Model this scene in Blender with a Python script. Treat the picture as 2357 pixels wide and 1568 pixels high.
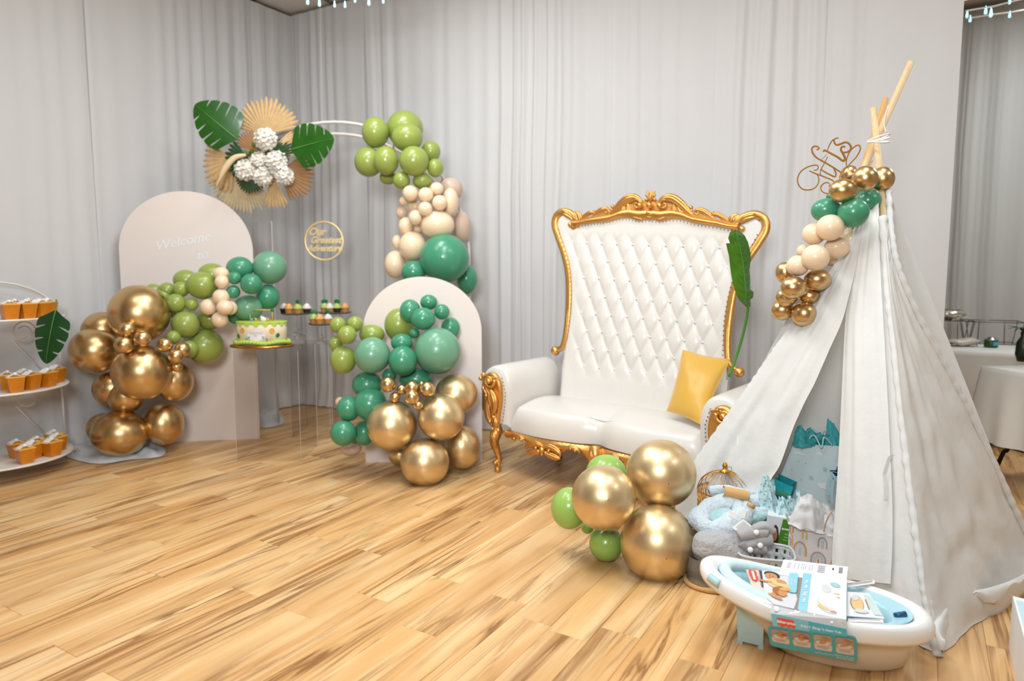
import bpy, math, random
import numpy as np
from mathutils import Vector, Matrix, noise as mnoise

for _o in list(bpy.data.objects): bpy.data.objects.remove(_o)
S = bpy.context.scene
COL = S.collection
PI = math.pi

# ------------------------------------------------------------------ camera, world, lights
FPX, PITCH, CAMH = 1571.0, math.atan(157 / 1571), 1.35
cd = bpy.data.cameras.new('camera'); cam = bpy.data.objects.new('camera', cd); COL.objects.link(cam)
cd.sensor_width = 36; cd.lens = 36 * FPX / 2357; cd.clip_start = .05; cd.clip_end = 60
cam.location = (0, 0, CAMH); cam.rotation_euler = (PI / 2 - PITCH, 0, 0)
cd.dof.use_dof = True; cd.dof.focus_distance = 3.1; cd.dof.aperture_fstop = 1.4
S.camera = cam
S.view_settings.view_transform = 'Standard'; S.view_settings.look = 'None'
S.view_settings.gamma = 1; S.view_settings.use_curve_mapping = False
S.view_settings.exposure = -0.05
try:
    cy = S.cycles; cy.max_bounces = 7; cy.diffuse_bounces = 3; cy.glossy_bounces = 3; cy.transmission_bounces = 4; cy.transparent_max_bounces = 16
    cy.caustics_reflective = False; cy.caustics_refractive = False; cy.use_adaptive_sampling = True; cy.adaptive_threshold = .035
except Exception: pass
wd = bpy.data.worlds.new('world'); S.world = wd; wd.use_nodes = True
wd.node_tree.nodes['Background'].inputs[0].default_value = (.8, .85, 1, 1)
wd.node_tree.nodes['Background'].inputs[1].default_value = .3

def area(name, loc, size, power, col=(1, .95, .88), rot=(0, 0, 0), sy=None):
    l = bpy.data.lights.new(name, 'AREA'); l.size = size; l.energy = power; l.color = col
    if sy: l.shape = 'RECTANGLE'; l.size_y = sy
    o = bpy.data.objects.new(name, l); COL.objects.link(o); o.location = loc; o.rotation_euler = rot
    return o
RZ = math.radians(-30.8)
LC = (.89, .95, .985)
for x, y, p in [(-2.1, 3.3, 20), (-1.0, 4.3, 40), (-.3, 3.0, 44), (-.2, 1.5, 44), (1.4, 2.5, 24), (3.3, 1.3, 30), (4.6, 4.9, 66)]:  # ceiling lamps; corner and teepee-side ones are unseen fills added for brightness
    area('lamp_and_fill', (x, y, 3.80), .55, p, LC, (0, 0, RZ), 1.1)
k = area('photographer_bounce', (-.5, -.6, 2.35), .9, 66, LC, (math.radians(87), 0, math.radians(3)))
k.data.spread = math.radians(110)

# ------------------------------------------------------------------ geometry of the view
def _ray(px, py):
    return Vector(((px - 1178.5) / FPX, math.cos(PITCH) + (784 - py) / FPX * math.sin(PITCH), -math.sin(PITCH) + (784 - py) / FPX * math.cos(PITCH)))
def at(px, py, Y):
    d = _ray(px, py); return d * (Y / d.y) + Vector((0, 0, CAMH))
def G(px, py, Z=0.0):
    d = _ray(px, py); return d * ((Z - CAMH) / d.z) + Vector((0, 0, CAMH))
def onplane(px, py, o, n):
    d = _ray(px, py); C = Vector((0, 0, CAMH)); return C + d * ((Vector(o) - C).dot(n) / d.dot(n))
def m(px, Y): return px / FPX * Y

# ------------------------------------------------------------------ materials
def lin(c):
    return tuple((x / 12.92 if x <= .04045 else ((x + .055) / 1.055) ** 2.4) for x in [v / 255 for v in c])
MT = {}
def mat(name, rgb, rough=.5, metal=0., coat=0., bump=0., bscale=40., var=0., vscale=3., trans=0., sub=0., sheen=0., emit=None, estr=0., stretch=None, spec=.5, ior=1.45, transl=0., coat_r=.08):
    if name in MT: return MT[name]
    mt = bpy.data.materials.new(name); mt.use_nodes = True; nt = mt.node_tree; b = nt.nodes['Principled BSDF']
    c = lin(rgb); b.inputs['Base Color'].default_value = (*c, 1)
    b.inputs['Roughness'].default_value = rough; b.inputs['Metallic'].default_value = metal
    b.inputs['Coat Weight'].default_value = coat; b.inputs['Coat Roughness'].default_value = coat_r
    b.inputs['Specular IOR Level'].default_value = spec; b.inputs['IOR'].default_value = ior
    if trans: b.inputs['Transmission Weight'].default_value = trans
    if sub: b.inputs['Subsurface Weight'].default_value = sub; b.inputs['Subsurface Radius'].default_value = (.02, .012, .008); b.inputs['Subsurface Scale'].default_value = 1
    if sheen: b.inputs['Sheen Weight'].default_value = sheen
    if emit: b.inputs['Emission Color'].default_value = (*lin(emit), 1); b.inputs['Emission Strength'].default_value = estr
    tc = nt.nodes.new('ShaderNodeTexCoord'); vec = tc.outputs['Object']
    if stretch:
        mp = nt.nodes.new('ShaderNodeMapping'); mp.inputs['Scale'].default_value = stretch; nt.links.new(vec, mp.inputs[0]); vec = mp.outputs[0]
    n = nt.nodes.new('ShaderNodeTexNoise'); n.inputs['Scale'].default_value = vscale; n.inputs['Detail'].default_value = 4; nt.links.new(vec, n.inputs['Vector'])
    v = max(var, .03)
    r = nt.nodes.new('ShaderNodeMix'); r.data_type = 'RGBA'; r.blend_type = 'MIX'
    r.inputs[6].default_value = (*[x * (1 - v) for x in c], 1); r.inputs[7].default_value = (*[min(1, x * (1 + v)) for x in c], 1)
    nt.links.new(n.outputs[0], r.inputs[0]); nt.links.new(r.outputs[2], b.inputs['Base Color'])
    if bump:
        n2 = nt.nodes.new('ShaderNodeTexNoise'); n2.inputs['Scale'].default_value = bscale; n2.inputs['Detail'].default_value = 5; nt.links.new(vec, n2.inputs['Vector'])
        bp = nt.nodes.new('ShaderNodeBump'); bp.inputs['Strength'].default_value = bump; bp.inputs['Distance'].default_value = .01
        nt.links.new(n2.outputs[0], bp.inputs['Height']); nt.links.new(bp.outputs[0], b.inputs['Normal'])
    if transl:
        t = nt.nodes.new('ShaderNodeBsdfTranslucent'); t.inputs[0].default_value = (*c, 1)
        mx = nt.nodes.new('ShaderNodeMixShader'); mx.inputs[0].default_value = transl
        out = nt.nodes['Material Output']; nt.links.new(b.outputs[0], mx.inputs[1]); nt.links.new(t.outputs[0], mx.inputs[2]); nt.links.new(mx.outputs[0], out.inputs[0])
    MT[name] = mt; return mt

def wood_mat():
    mt = bpy.data.materials.new('plank_wood'); mt.use_nodes = True; nt = mt.node_tree; N = nt.nodes; L = nt.links; b = N['Principled BSDF']
    def nd(t, **k):
        n = N.new(t)
        for a, v in k.items(): setattr(n, a, v)
        return n
    def math_(op, a, bb=None):
        n = nd('ShaderNodeMath', operation=op)
        for i, s in enumerate((a, bb)):
            if s is None: continue
            if isinstance(s, (int, float)): n.inputs[i].default_value = s
            else: L.new(s, n.inputs[i])
        return n.outputs[0]
    uv = nd('ShaderNodeUVMap'); uv.uv_map = 'uv'
    oi = nd('ShaderNodeObjectInfo'); k = math_('FLOOR', math_('MULTIPLY', oi.outputs['Random'], 997.))
    sp = nd('ShaderNodeSeparateXYZ'); L.new(uv.outputs[0], sp.inputs[0])
    yy = math_('ADD', sp.outputs['Y'], k)
    wn = nd('ShaderNodeTexWhiteNoise', noise_dimensions='1D'); L.new(math_('FLOOR', yy), wn.inputs['W'])
    off = math_('MULTIPLY', wn.outputs['Value'], 37.)
    def coord(sx, sy):
        c = nd('ShaderNodeCombineXYZ'); L.new(math_('MULTIPLY', math_('ADD', sp.outputs['X'], off), sx), c.inputs[0]); L.new(math_('MULTIPLY', yy, sy), c.inputs[1]); return c.outputs[0]
    def ns(v, scale=1., detail=3., dist=0.):
        n = nd('ShaderNodeTexNoise'); n.inputs['Scale'].default_value = scale; n.inputs['Detail'].default_value = detail; n.inputs['Distortion'].default_value = dist; L.new(v, n.inputs['Vector']); return n.outputs[0]
    def ramp(f, st):
        r = nd('ShaderNodeValToRGB'); L.new(f, r.inputs[0]); e = r.color_ramp.elements
        while len(e) < len(st): e.new(.5)
        for el, (p, c) in zip(e, st): el.position = p; el.color = (*c, 1)
        return r.outputs[0]
    def mix(f, a, bb, bt='MIX'):
        n = nd('ShaderNodeMix', data_type='RGBA', blend_type=bt)
        if isinstance(f, float): n.inputs[0].default_value = f
        else: L.new(f, n.inputs[0])
        for i, s in ((6, a), (7, bb)):
            if isinstance(s, tuple): n.inputs[i].default_value = (*s, 1)
            else: L.new(s, n.inputs[i])
        return n.outputs[2]
    g = lambda x: (x, x, x)
    base = ramp(ns(coord(.9, 9.), 1., 3., .5), [(.25, lin((206, 152, 92))), (.45, lin((228, 178, 118))), (.62, lin((238, 198, 144))), (.8, lin((244, 210, 162)))])
    base = mix(.85, base, ramp(wn.outputs['Value'], [(0., (.80, .76, .72)), (.3, (.94, .92, .90)), (.7, (1, 1, 1)), (1., (1.0, .98, .94))]), 'MULTIPLY')
    v1 = ns(coord(.62, 8.5), 1.2, 8., 1.2)
    ridge = math_('ABSOLUTE', math_('SUBTRACT', v1, .5))
    veil = ramp(ridge, [(0., g(1)), (.012, g(.85)), (.035, g(.35)), (.075, g(0))])
    msk = ramp(ns(coord(.5, 4.), 1.3, 2., .3), [(.40, g(0)), (.60, g(1))])
    col = mix(math_('MULTIPLY', math_('MULTIPLY', veil, msk), .95), base, lin((140, 92, 46)))
    v2 = ns(coord(.5, 26.), 1.1, 6., .8)
    col = mix(math_('MULTIPLY', math_('MULTIPLY', ramp(v2, [(.54, g(0)), (.62, g(1))]), msk), .62), col, lin((158, 108, 58)))
    big = ramp(ns(coord(.5, 6.), .8, 2., .8), [(.60, g(0)), (.74, g(1))])
    col = mix(math_('MULTIPLY', big, .5), col, lin((150, 104, 60)))
    fine = ns(coord(4., 130.), 1., 3., .2)
    col = mix(.22, col, ramp(fine, [(.3, g(.78)), (.7, g(1.1))]), 'MULTIPLY')
    L.new(col, b.inputs['Base Color'])
    b.inputs['Roughness'].default_value = .36; b.inputs['Specular IOR Level'].default_value = .45
    bp = nd('ShaderNodeBump'); bp.inputs['Strength'].default_value = .08; bp.inputs['Distance'].default_value = .002; L.new(fine, bp.inputs['Height']); L.new(bp.outputs[0], b.inputs['Normal'])
    return mt

GOLDC = mat('gold_carved', (224, 168, 96), .36, .9, bump=.12, bscale=60, var=.12, vscale=12)
GOLDB = mat('balloon_gold', (212, 178, 126), .33, 1., coat=.35)
CHAMP = mat('balloon_champagne', (224, 198, 152), .38, .9, coat=.45)
LIME = mat('balloon_lime', (146, 160, 76), .3, coat=.3, coat_r=.14, sub=.08)
LIME2 = mat('balloon_apple', (150, 186, 90), .28, coat=.3, coat_r=.12, sub=.08)
EMER = mat('balloon_emerald', (66, 142, 108), .3, coat=.3, coat_r=.14, sub=.06)
SAGE = mat('balloon_sage', (108, 158, 128), .34, coat=.28, coat_r=.14, sub=.06)
BLUSH = mat('balloon_blush', (236, 208, 176), .34, coat=.25, sub=.12)
MAUVE = mat('balloon_mauve', (208, 180, 160), .38, coat=.2, sub=.12)
CURT = mat('sheer_drape', (217, 214, 213), .85, sheen=.2, bump=.05, bscale=300, var=.02, transl=.14, spec=.1)
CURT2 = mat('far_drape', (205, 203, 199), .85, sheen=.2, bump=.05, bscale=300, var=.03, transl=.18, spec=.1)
CANV = mat('teepee_canvas', (237, 236, 233), .8, bump=.4, bscale=15, var=.02, transl=.16, spec=.15)
VINYL = mat('white_vinyl', (222, 216, 209), .34, coat=.15, bump=.05, bscale=18, var=.02)
PANEL = mat('arch_board', (228, 214, 206), .55, var=.02)
LEAFG = mat('leaf_green', (34, 88, 18), .35, coat=.15, var=.35, vscale=14, bump=.1, bscale=30)
LEAFM = mat('leaf_mid_green', (60, 108, 20), .35, coat=.15, var=.5, vscale=16, bump=.1, bscale=30)
LEAFD = mat('leaf_dark_green', (22, 66, 26), .4, coat=.15, var=.3, vscale=14)
RIB = mat('leaf_rib', (104, 150, 60), .5)
STEM = mat('leaf_stem', (72, 130, 46), .45)
PALMT = mat('palm_tan', (204, 168, 118), .75, var=.22, vscale=30)
PALMB = mat('palm_brown', (160, 118, 74), .75, var=.25, vscale=30)
PALMC = mat('palm_cream', (214, 192, 152), .75, var=.2, vscale=30)
WPET = mat('petal_white', (236, 228, 216), .6, var=.05, sub=.05)
MOSS = mat('filler_green', (104, 112, 30), .7, var=.35, vscale=20)
PAMP = mat('pampas', (226, 200, 160), .9, bump=.6, bscale=200, var=.1)
WMET = mat('white_metal', (228, 220, 212), .4, .1)
CLEAR = bpy.data.materials.new('acrylic'); CLEAR.use_nodes = True; _n = CLEAR.node_tree; _n.nodes.remove(_n.nodes['Principled BSDF'])
_t = _n.nodes.new('ShaderNodeBsdfTransparent'); _t.inputs[0].default_value = (.95, .945, .94, 1); _g = _n.nodes.new('ShaderNodeBsdfGlossy'); _g.inputs['Roughness'].default_value = .04
_f = _n.nodes.new('ShaderNodeLayerWeight'); _f.inputs[0].default_value = .04; _m = _n.nodes.new('ShaderNodeMixShader'); _q = _n.nodes.new('ShaderNodeMath'); _q.operation = 'MULTIPLY'; _q.inputs[1].default_value = .3; _n.links.new(_f.outputs['Facing'], _q.inputs[0]); _n.links.new(_q.outputs[0], _m.inputs[0]); _n.links.new(_t.outputs[0], _m.inputs[1]); _n.links.new(_g.outputs[0], _m.inputs[2]); _n.links.new(_m.outputs[0], _n.nodes['Material Output'].inputs[0])
GLASS = mat('glass', (250, 250, 250), .02, trans=1., ior=1.3)
CUP = mat('cup_orange', (206, 122, 16), .35, coat=.4, var=.25, vscale=18, sub=.05)
TAG = mat('tag_white', (240, 236, 232), .7)
WOODP = mat('pole_wood', (216, 184, 140), .55, var=.18, vscale=6, stretch=(14, 14, 1.2))
WOODP2 = mat('pole_wood_dark', (206, 156, 96), .55, var=.18, vscale=6, stretch=(14, 14, 1.2))
ROPE = mat('white_cord', (238, 234, 226), .8)
MIRR = mat('gold_mirror', (206, 150, 80), .3, .7)
SIGN = mat('gold_mirror_glare', (255, 226, 170), .35, .4)  # base colour lifted to hold the mirror's overexposed reflection
MUST = mat('mustard_satin', (214, 166, 66), .38, sheen=.4, bump=.15, bscale=14, var=.06)
TUBW = mat('tub_white', (242, 242, 240), .22, coat=.3)
TUBB = mat('tub_aqua', (176, 218, 228), .3, coat=.2)
TUBS = mat('sling_aqua', (208, 230, 234), .7, bump=.3, bscale=35, var=.05)
TUBC = mat('tub_base_cream', (226, 214, 196), .35, coat=.1)
TUBF = mat('tub_foot', (178, 206, 208), .35)
BRASS = mat('cage_brass', (206, 150, 70), .3, 1., var=.1)
PLUSH = mat('plush_aqua', (206, 218, 224), .95, bump=1., bscale=70, var=.10, vscale=9, sheen=.6)
PLUSHT = mat('plush_teal', (168, 204, 206), .95, bump=1., bscale=70, var=.08, vscale=9, sheen=.6)
GREYF = mat('grey_fur', (176, 174, 174), .95, bump=1., bscale=60, var=.15, vscale=14, sheen=.5)
GREYC = mat('grey_cotton', (172, 170, 170), .85, bump=.2, bscale=60, var=.06)
CARDB = mat('kraft_card', (214, 166, 106), .7)
CLOTH = mat('table_plastic', (224, 220, 212), .5, bump=.15, bscale=12, var=.03, transl=.1)
BLACK = mat('black_metal', (34, 28, 24), .4, .5)
WIRE = mat('wire_steel', (98, 96, 94), .3, 1.)
WALLM = mat('wall_paint', (196, 188, 176), .9, bump=.1, bscale=80)
CEILM = mat('ceiling_tile', (226, 218, 206), .95, bump=.3, bscale=120, var=.06, vscale=30)
GRIDM = mat('ceiling_grid', (112, 102, 90), .6)
SUBF = mat('subfloor', (86, 56, 30), .9)
WOOD = wood_mat()
def flat(name, rgb, rough=.55, **k): return mat('ink_' + name, rgb, rough, **k)

# ------------------------------------------------------------------ mesh helpers
class MB:
    def __init__(s): s.v = []; s.f = []; s.k = []; s.s = []; s.uv = None
    def add(s, vs, fs, key=None, smooth=True):
        o = len(s.v); s.v += [tuple(p) for p in vs]
        for f in fs: s.f.append(tuple(i + o for i in f)); s.k.append(key); s.s.append(smooth)
        return s
    def xf(s, M, start=0):
        for i in range(start, len(s.v)): s.v[i] = tuple(M @ Vector(s.v[i]))
        return s
    def box(s, c, d, key=None, R=None):
        vs = [Vector((x * d[0] / 2, y * d[1] / 2, z * d[2] / 2)) for z in (-1, 1) for y in (-1, 1) for x in (-1, 1)]
        if R is not None: vs = [R @ p for p in vs]
        vs = [p + Vector(c) for p in vs]
        return s.add(vs, [(0, 2, 3, 1), (4, 5, 7, 6), (0, 1, 5, 4), (2, 6, 7, 3), (0, 4, 6, 2), (1, 3, 7, 5)], key, False)
    def grid(s, fn, nu, nv, key=None, cu=False, cv=False, smooth=True):
        nU = nu if cu else nu + 1; nV = nv if cv else nv + 1
        vs = [fn(i / nu, j / nv) for j in range(nV) for i in range(nU)]
        fs = [(j * nU + i, j * nU + (i + 1) % nU, ((j + 1) % nV) * nU + (i + 1) % nU, ((j + 1) % nV) * nU + i) for j in range(nv) for i in range(nu)]
        return s.add(vs, fs, key, smooth)
    def lathe(s, prof, seg=24, c=(0, 0, 0), key=None, smooth=True, sx=1, sy=1):
        n = len(prof)
        vs = [(c[0] + r * math.cos(2 * PI * i / seg) * sx, c[1] + r * math.sin(2 * PI * i / seg) * sy, c[2] + z) for r, z in prof for i in range(seg)]
        fs = [(j * seg + i, j * seg + (i + 1) % seg, (j + 1) * seg + (i + 1) % seg, (j + 1) * seg + i) for j in range(n - 1) for i in range(seg)]
        if prof[0][0] > 1e-5: fs.append(tuple(range(seg - 1, -1, -1)))
        if prof[-1][0] > 1e-5: fs.append(tuple((n - 1) * seg + i for i in range(seg)))
        return s.add(vs, fs, key, smooth)
    def ball(s, c, r, nu=16, nv=10, key=None):
        if isinstance(r, (int, float)): r = (r, r, r)
        return s.grid(lambda u, v: (c[0] + r[0] * math.cos(2 * PI * u) * math.sin(PI * (v * .996 + .002)), c[1] + r[1] * math.sin(2 * PI * u) * math.sin(PI * (v * .996 + .002)), c[2] - r[2] * math.cos(PI * (v * .996 + .002))), nu, nv, key, cu=True)
    def tube(s, pts, r, seg=8, key=None, flat=1., up=(0, 0, 1), closed=False, cap=True, smooth=True, prof=None):
        P = [Vector(p) for p in pts]; n = len(P)
        R = r if isinstance(r, (list, tuple)) else [r] * n
        T = []
        for i in range(n):
            a = P[(i - 1) % n] if (closed or i > 0) else P[i]; b = P[(i + 1) % n] if (closed or i < n - 1) else P[i]
            t = (b - a); T.append(t.normalized() if t.length > 1e-9 else Vector((0, 0, 1)))
        up = Vector(up); nrm = up - T[0] * up.dot(T[0])
        if nrm.length < 1e-3: nrm = Vector((1, 0, 0)) - T[0] * T[0].x
        if nrm.length < 1e-3: nrm = Vector((0, 1, 0)) - T[0] * T[0].y
        nrm.normalize(); vs = []
        for i in range(n):
            nrm = nrm - T[i] * nrm.dot(T[i]); nrm.normalize(); bi = T[i].cross(nrm)
            for q in range(seg):
                a = 2 * PI * q / seg; k = prof(a) if prof else 1.
                vs.append(P[i] + (nrm * math.cos(a) * flat + bi * math.sin(a)) * R[i] * k)
        m_ = n if closed else n - 1
        fs = [(i * seg + q, i * seg + (q + 1) % seg, ((i + 1) % n) * seg + (q + 1) % seg, ((i + 1) % n) * seg + q) for i in range(m_) for q in range(seg)]
        if cap and not closed: fs += [tuple(range(seg - 1, -1, -1)), tuple((n - 1) * seg + q for q in range(seg))]
        return s.add(vs, fs, key, smooth)
    def prism(s, poly, d0, d1, fn=None, key=None, smooth=False):
        fn = fn or (lambda x, y, d: (x, d, y)); n = len(poly)
        vs = [fn(x, y, d0) for x, y in poly] + [fn(x, y, d1) for x, y in poly]
        s.add(vs, [tuple(range(n)), tuple(range(2 * n - 1, n - 1, -1))], key, smooth)
        return s.add(vs, [(i, (i + 1) % n, n + (i + 1) % n, n + i) for i in range(n)], key, smooth)
    def text(s, txt, size, fn, key=None, shear=0., align='CENTER', bold=0.):
        cu = bpy.data.curves.new('t', 'FONT'); cu.body = txt; cu.size = size; cu.align_x = align; cu.align_y = 'CENTER'; cu.shear = shear; cu.resolution_u = 3
        if bold: cu.offset = bold
        ob = bpy.data.objects.new('t', cu); me = bpy.data.meshes.new_from_object(ob)
        s.add([fn(v.co.x, v.co.y) for v in me.vertices], [tuple(p.vertices) for p in me.polygons], key, False)
        bpy.data.objects.remove(ob); bpy.data.curves.remove(cu); bpy.data.meshes.remove(me); return s

def smoothpath(pts, n=8, closed=False):
    P = [Vector(p) for p in pts]; out = []; N = len(P); rng = range(N if closed else N - 1)
    for i in rng:
        p0 = P[(i - 1) % N] if (closed or i > 0) else P[i]; p1 = P[i]; p2 = P[(i + 1) % N]; p3 = P[(i + 2) % N] if (closed or i + 2 < N) else p2
        for k in range(n):
            t = k / n; out.append(.5 * ((2 * p1) + (p2 - p0) * t + (2 * p0 - 5 * p1 + 4 * p2 - p3) * t * t + (3 * p1 - p0 - 3 * p2 + p3) * t ** 3))
    if not closed: out.append(P[-1])
    return out
def interp(tab, x):
    if x <= tab[0][0]: return tab[0][1]
    for (a, b), (c, d) in zip(tab, tab[1:]):
        if x <= c: return b + (d - b) * (x - a) / (c - a)
    return tab[-1][1]

def build(name, mb, material, parent=None, loc=(0, 0, 0), rot=(0, 0, 0), label=None, cat=None, group=None, kind=None, recalc=True):
    me = bpy.data.meshes.new(name); me.from_pydata(mb.v, [], mb.f)
    keys = []
    base = material
    for k in mb.k:
        mm = k or base
        if mm not in keys: keys.append(mm)
    for k in keys: me.materials.append(k)
    idx = {k: i for i, k in enumerate(keys)}
    me.polygons.foreach_set('material_index', [idx[k or base] for k in mb.k])
    me.polygons.foreach_set('use_smooth', mb.s)
    me.update()
    o = bpy.data.objects.new(name, me); COL.objects.link(o); o.location = loc; o.rotation_euler = rot
    if parent is not None: o.parent = parent
    tag(o, label, cat, group, kind); return o
def tag(o, label=None, cat=None, group=None, kind=None):
    for a, b in (('label', label), ('category', cat), ('group', group), ('kind', kind)):
        if b: o[a] = b
    return o
def thing(name, label, cat, loc=(0, 0, 0), rz=0., group=None, rot=None):
    o = bpy.data.objects.new(name, None); COL.objects.link(o); o.location = loc; o.rotation_euler = rot or (0, 0, rz); o.empty_display_size = .05
    return tag(o, label, cat, group)
def copy_tree(o, parent=None):
    c = o.copy(); COL.objects.link(c)
    if parent is not None: c.parent = parent
    for ch in [x for x in KIDS.get(o.name, [])]: copy_tree(ch, c)
    return c
KIDS = {}
def kids(o, *ch): KIDS[o.name] = list(ch); return o
def inv(o): return (Matrix.Translation(o.location) @ o.rotation_euler.to_matrix().to_4x4()).inverted()
def ORD(n): return ['first', 'second', 'third', 'fourth', 'fifth', 'sixth', 'seventh', 'eighth', 'ninth', 'tenth', 'eleventh', 'twelfth', 'thirteenth', 'fourteenth', 'fifteenth', 'sixteenth', 'seventeenth', 'eighteenth', 'nineteenth', 'twentieth'][n]
def NUM(n): return ['zero', 'one', 'two', 'three', 'four', 'five', 'six', 'seven', 'eight', 'nine', 'ten', 'eleven', 'twelve', 'thirteen', 'fourteen', 'fifteen', 'sixteen', 'seventeen', 'eighteen'][n]
def nz(x, y=0., z=0.): return mnoise.noise(Vector((x, y, z)))
rnd = random.Random(7)

# ------------------------------------------------------------------ setting: room frame (u along the back drape, v away from the camera)
TH = math.radians(30.8)
UX = Vector((math.cos(TH), -math.sin(TH), 0)); VX = Vector((math.sin(TH), math.cos(TH), 0))
def UV(u, v, z=0.): return UX * u + VX * v + Vector((0, 0, z))
CORNER = Vector((-2.17, 6.95, 0)); CU, CV = CORNER.dot(UX), CORNER.dot(VX)
ZC = 3.87
U0, U1, V0, V1 = CU - .22, CU + 9.2, -4.6, CV + 3.4

def boxuv(u0, u1, v0, v1, z0, z1):
    mb = MB(); vs = [UV(u, v, z) for z in (z0, z1) for v in (v0, v1) for u in (u0, u1)]
    return mb.add(vs, [(0, 2, 3, 1), (4, 5, 7, 6), (0, 1, 5, 4), (2, 6, 7, 3), (0, 4, 6, 2), (1, 3, 7, 5)], None, False)
floor = build('floor', boxuv(U0, U1, V0, V1, -.14, -.0115), SUBF, kind='structure')
ceil = build('ceiling', boxuv(U0, U1, V0, V1, ZC + .03, ZC + .13), CEILM, kind='structure')
build('wall_left', boxuv(U0 - .12, U0, V0, V1, 0, ZC + .03), WALLM, kind='structure')
build('wall_back', boxuv(U0, U1, V1, V1 + .12, 0, ZC + .03), WALLM, kind='structure')
build('wall_right', boxuv(U1, U1 + .12, V0, V1, 0, ZC + .03), WALLM, kind='structure')
build('wall_front', boxuv(U0, U1, V0 - .12, V0, 0, ZC + .03), WALLM, kind='structure')

# floor planks (rows run away from the camera along v; joints where the photograph shows them)
rows = [-.503]
for _ in range(3): rows.append(rows[-1] - .160)
for _ in range(30):
    rows.append(rows[-1] - .1668)
rows = rows[::-1]
for _ in range(46): rows.append(rows[-1] + .1552)
JO = {-.58: 2.255, -.90: 2.31, -1.06: 2.19, -1.39: 2.32, -1.56: 1.933, -1.74: 2.338, -1.90: 2.046, -2.08: 1.79, -2.24: 2.39, -2.41: 1.805, -2.58: 1.175, -2.78: 2.21, -2.93: 1.71, -3.1: 2.437, -3.27: 1.933, -3.69: 2.265, -3.85: 1.96, -4.02: 1.67, -.74: 1.71}
PL = 1.215
unit = MB()
def plank_geo(mb, u0, u1, v0, v1, uvo):
    c, g, t = .0012, .0004, .0115
    vs = []
    for (e, z) in ((g, -t), (g, -c), (g + c, 0)):
        vs += [(u0 + e, v0 + e, z), (u1 - e, v0 + e, z), (u1 - e, v1 - e, z), (u0 + e, v1 - e, z)]
    fs = [(8, 9, 10, 11)] + [(4 + i, 4 + (i + 1) % 4, 8 + (i + 1) % 4, 8 + i) for i in range(4)] + [(i, (i + 1) % 4, 4 + (i + 1) % 4, 4 + i) for i in range(4)]
    mb.add(vs, fs, None, False)
    if mb.uv is None: mb.uv = []
    for p in vs: mb.uv.append((p[1] - v0, p[0] - u0 + uvo))
def plank_mesh(mb, nm):
    me = bpy.data.meshes.new(nm); me.from_pydata(mb.v, [], mb.f); me.materials.append(WOOD)
    uvl = me.uv_layers.new(name='uv')
    li = np.zeros(len(me.loops), dtype=np.int32); me.loops.foreach_get('vertex_index', li)
    uvl.data.foreach_set('uv', np.array(mb.uv, dtype=np.float32)[li].ravel()); me.update(); return me
plank_geo(unit, 0, .16, 0, PL, .5); PM = plank_mesh(unit, 'plank')
cells = []
for a, b in zip(rows, rows[1:]):
    uc = (a + b) / 2; key = min(JO, key=lambda q: abs(q - uc))
    ph = JO[key] if abs(key - uc) < .07 else rnd.random() * PL
    if b < U0 + .01 or a > U1: continue
    v = ph - PL * math.ceil((ph - V0) / PL)
    while v < V1:
        c = UV(uc, v + PL / 2); cx = c.x / max(c.y, .01)
        vis = c.y > 1.0 and abs(cx) < .86 and c.y < 9.
        cells.append((0 if vis else 1, c.length, a, b, v)); v += PL
cells.sort()
nobj = 0; rest = MB(); kk = 3
for st, d, a, b, v in cells:
    if st == 0 and nobj < 296:
        o = bpy.data.objects.new('plank', PM); COL.objects.link(o); o.parent = floor
        p = UV(a, v); o.location = (p.x, p.y, 0); o.rotation_euler = (0, 0, -TH); o.scale = ((b - a) / .16, 1, 1); nobj += 1
    else:
        plank_geo(rest, a, b, v, v + PL, kk + .5); kk += 1
rest.xf(Matrix.Rotation(-TH, 4, 'Z'))
o = bpy.data.objects.new('far_planks', plank_mesh(rest, 'far_planks')); COL.objects.link(o); o.parent = floor; o['kind'] = 'stuff'

# ceiling tiles and grid
GU = [U0] + [CU + .55 + .61 * i for i in range(15)]; GV = [CV - .43 - .61 * i for i in range(17)]
tb = MB().box((0, 0, 0), (.575, .575, .016))
tile0 = None
for i in range(1, len(GU) - 1):
    for j in range(0, 9):
        p = UV(GU[i] + .305 - (.61 if i == 0 else 0), GV[j] - .305, ZC + .012)
        if tile0 is None: tile0 = build('ceiling_tile', tb, CEILM, ceil, p, (0, 0, -TH))
        else:
            c = tile0.copy(); COL.objects.link(c); c.location = p; c.parent = ceil
for j in range(0, 9):   # border tiles along the left wall and above the back drape
    c = tile0.copy(); COL.objects.link(c); c.parent = ceil; c.location = UV(GU[1] - .305, GV[j] - .305, ZC + .012)
for i in range(0, len(GU) - 1):
    c = tile0.copy(); COL.objects.link(c); c.parent = ceil; c.location = UV(GU[1] - .305 + .61 * i, GV[0] + .305, ZC + .012)
gb0 = build('grid_bar', MB().box((0, 0, 0), (9.4, .03, .02)), GRIDM, ceil, UV(U0 + 4.7, GV[0], ZC), (0, 0, -TH))
for v in GV[1:10]:
    c = gb0.copy(); COL.objects.link(c); c.parent = ceil; c.location = UV(U0 + 4.7, v, ZC)
gc0 = build('grid_bar', MB().box((0, 0, 0), (.03, 9.4, .02)), GRIDM, ceil, UV(GU[1], CV - 4.5, ZC), (0, 0, -TH))
for u in GU[2:]:
    c = gc0.copy(); COL.objects.link(c); c.parent = ceil; c.location = UV(u, CV - 4.5, ZC)
build('trim_1', boxuv(CU - .12, CU - .06, V0, CV, ZC - .07, ZC), GRIDM, kind='structure')
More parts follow.
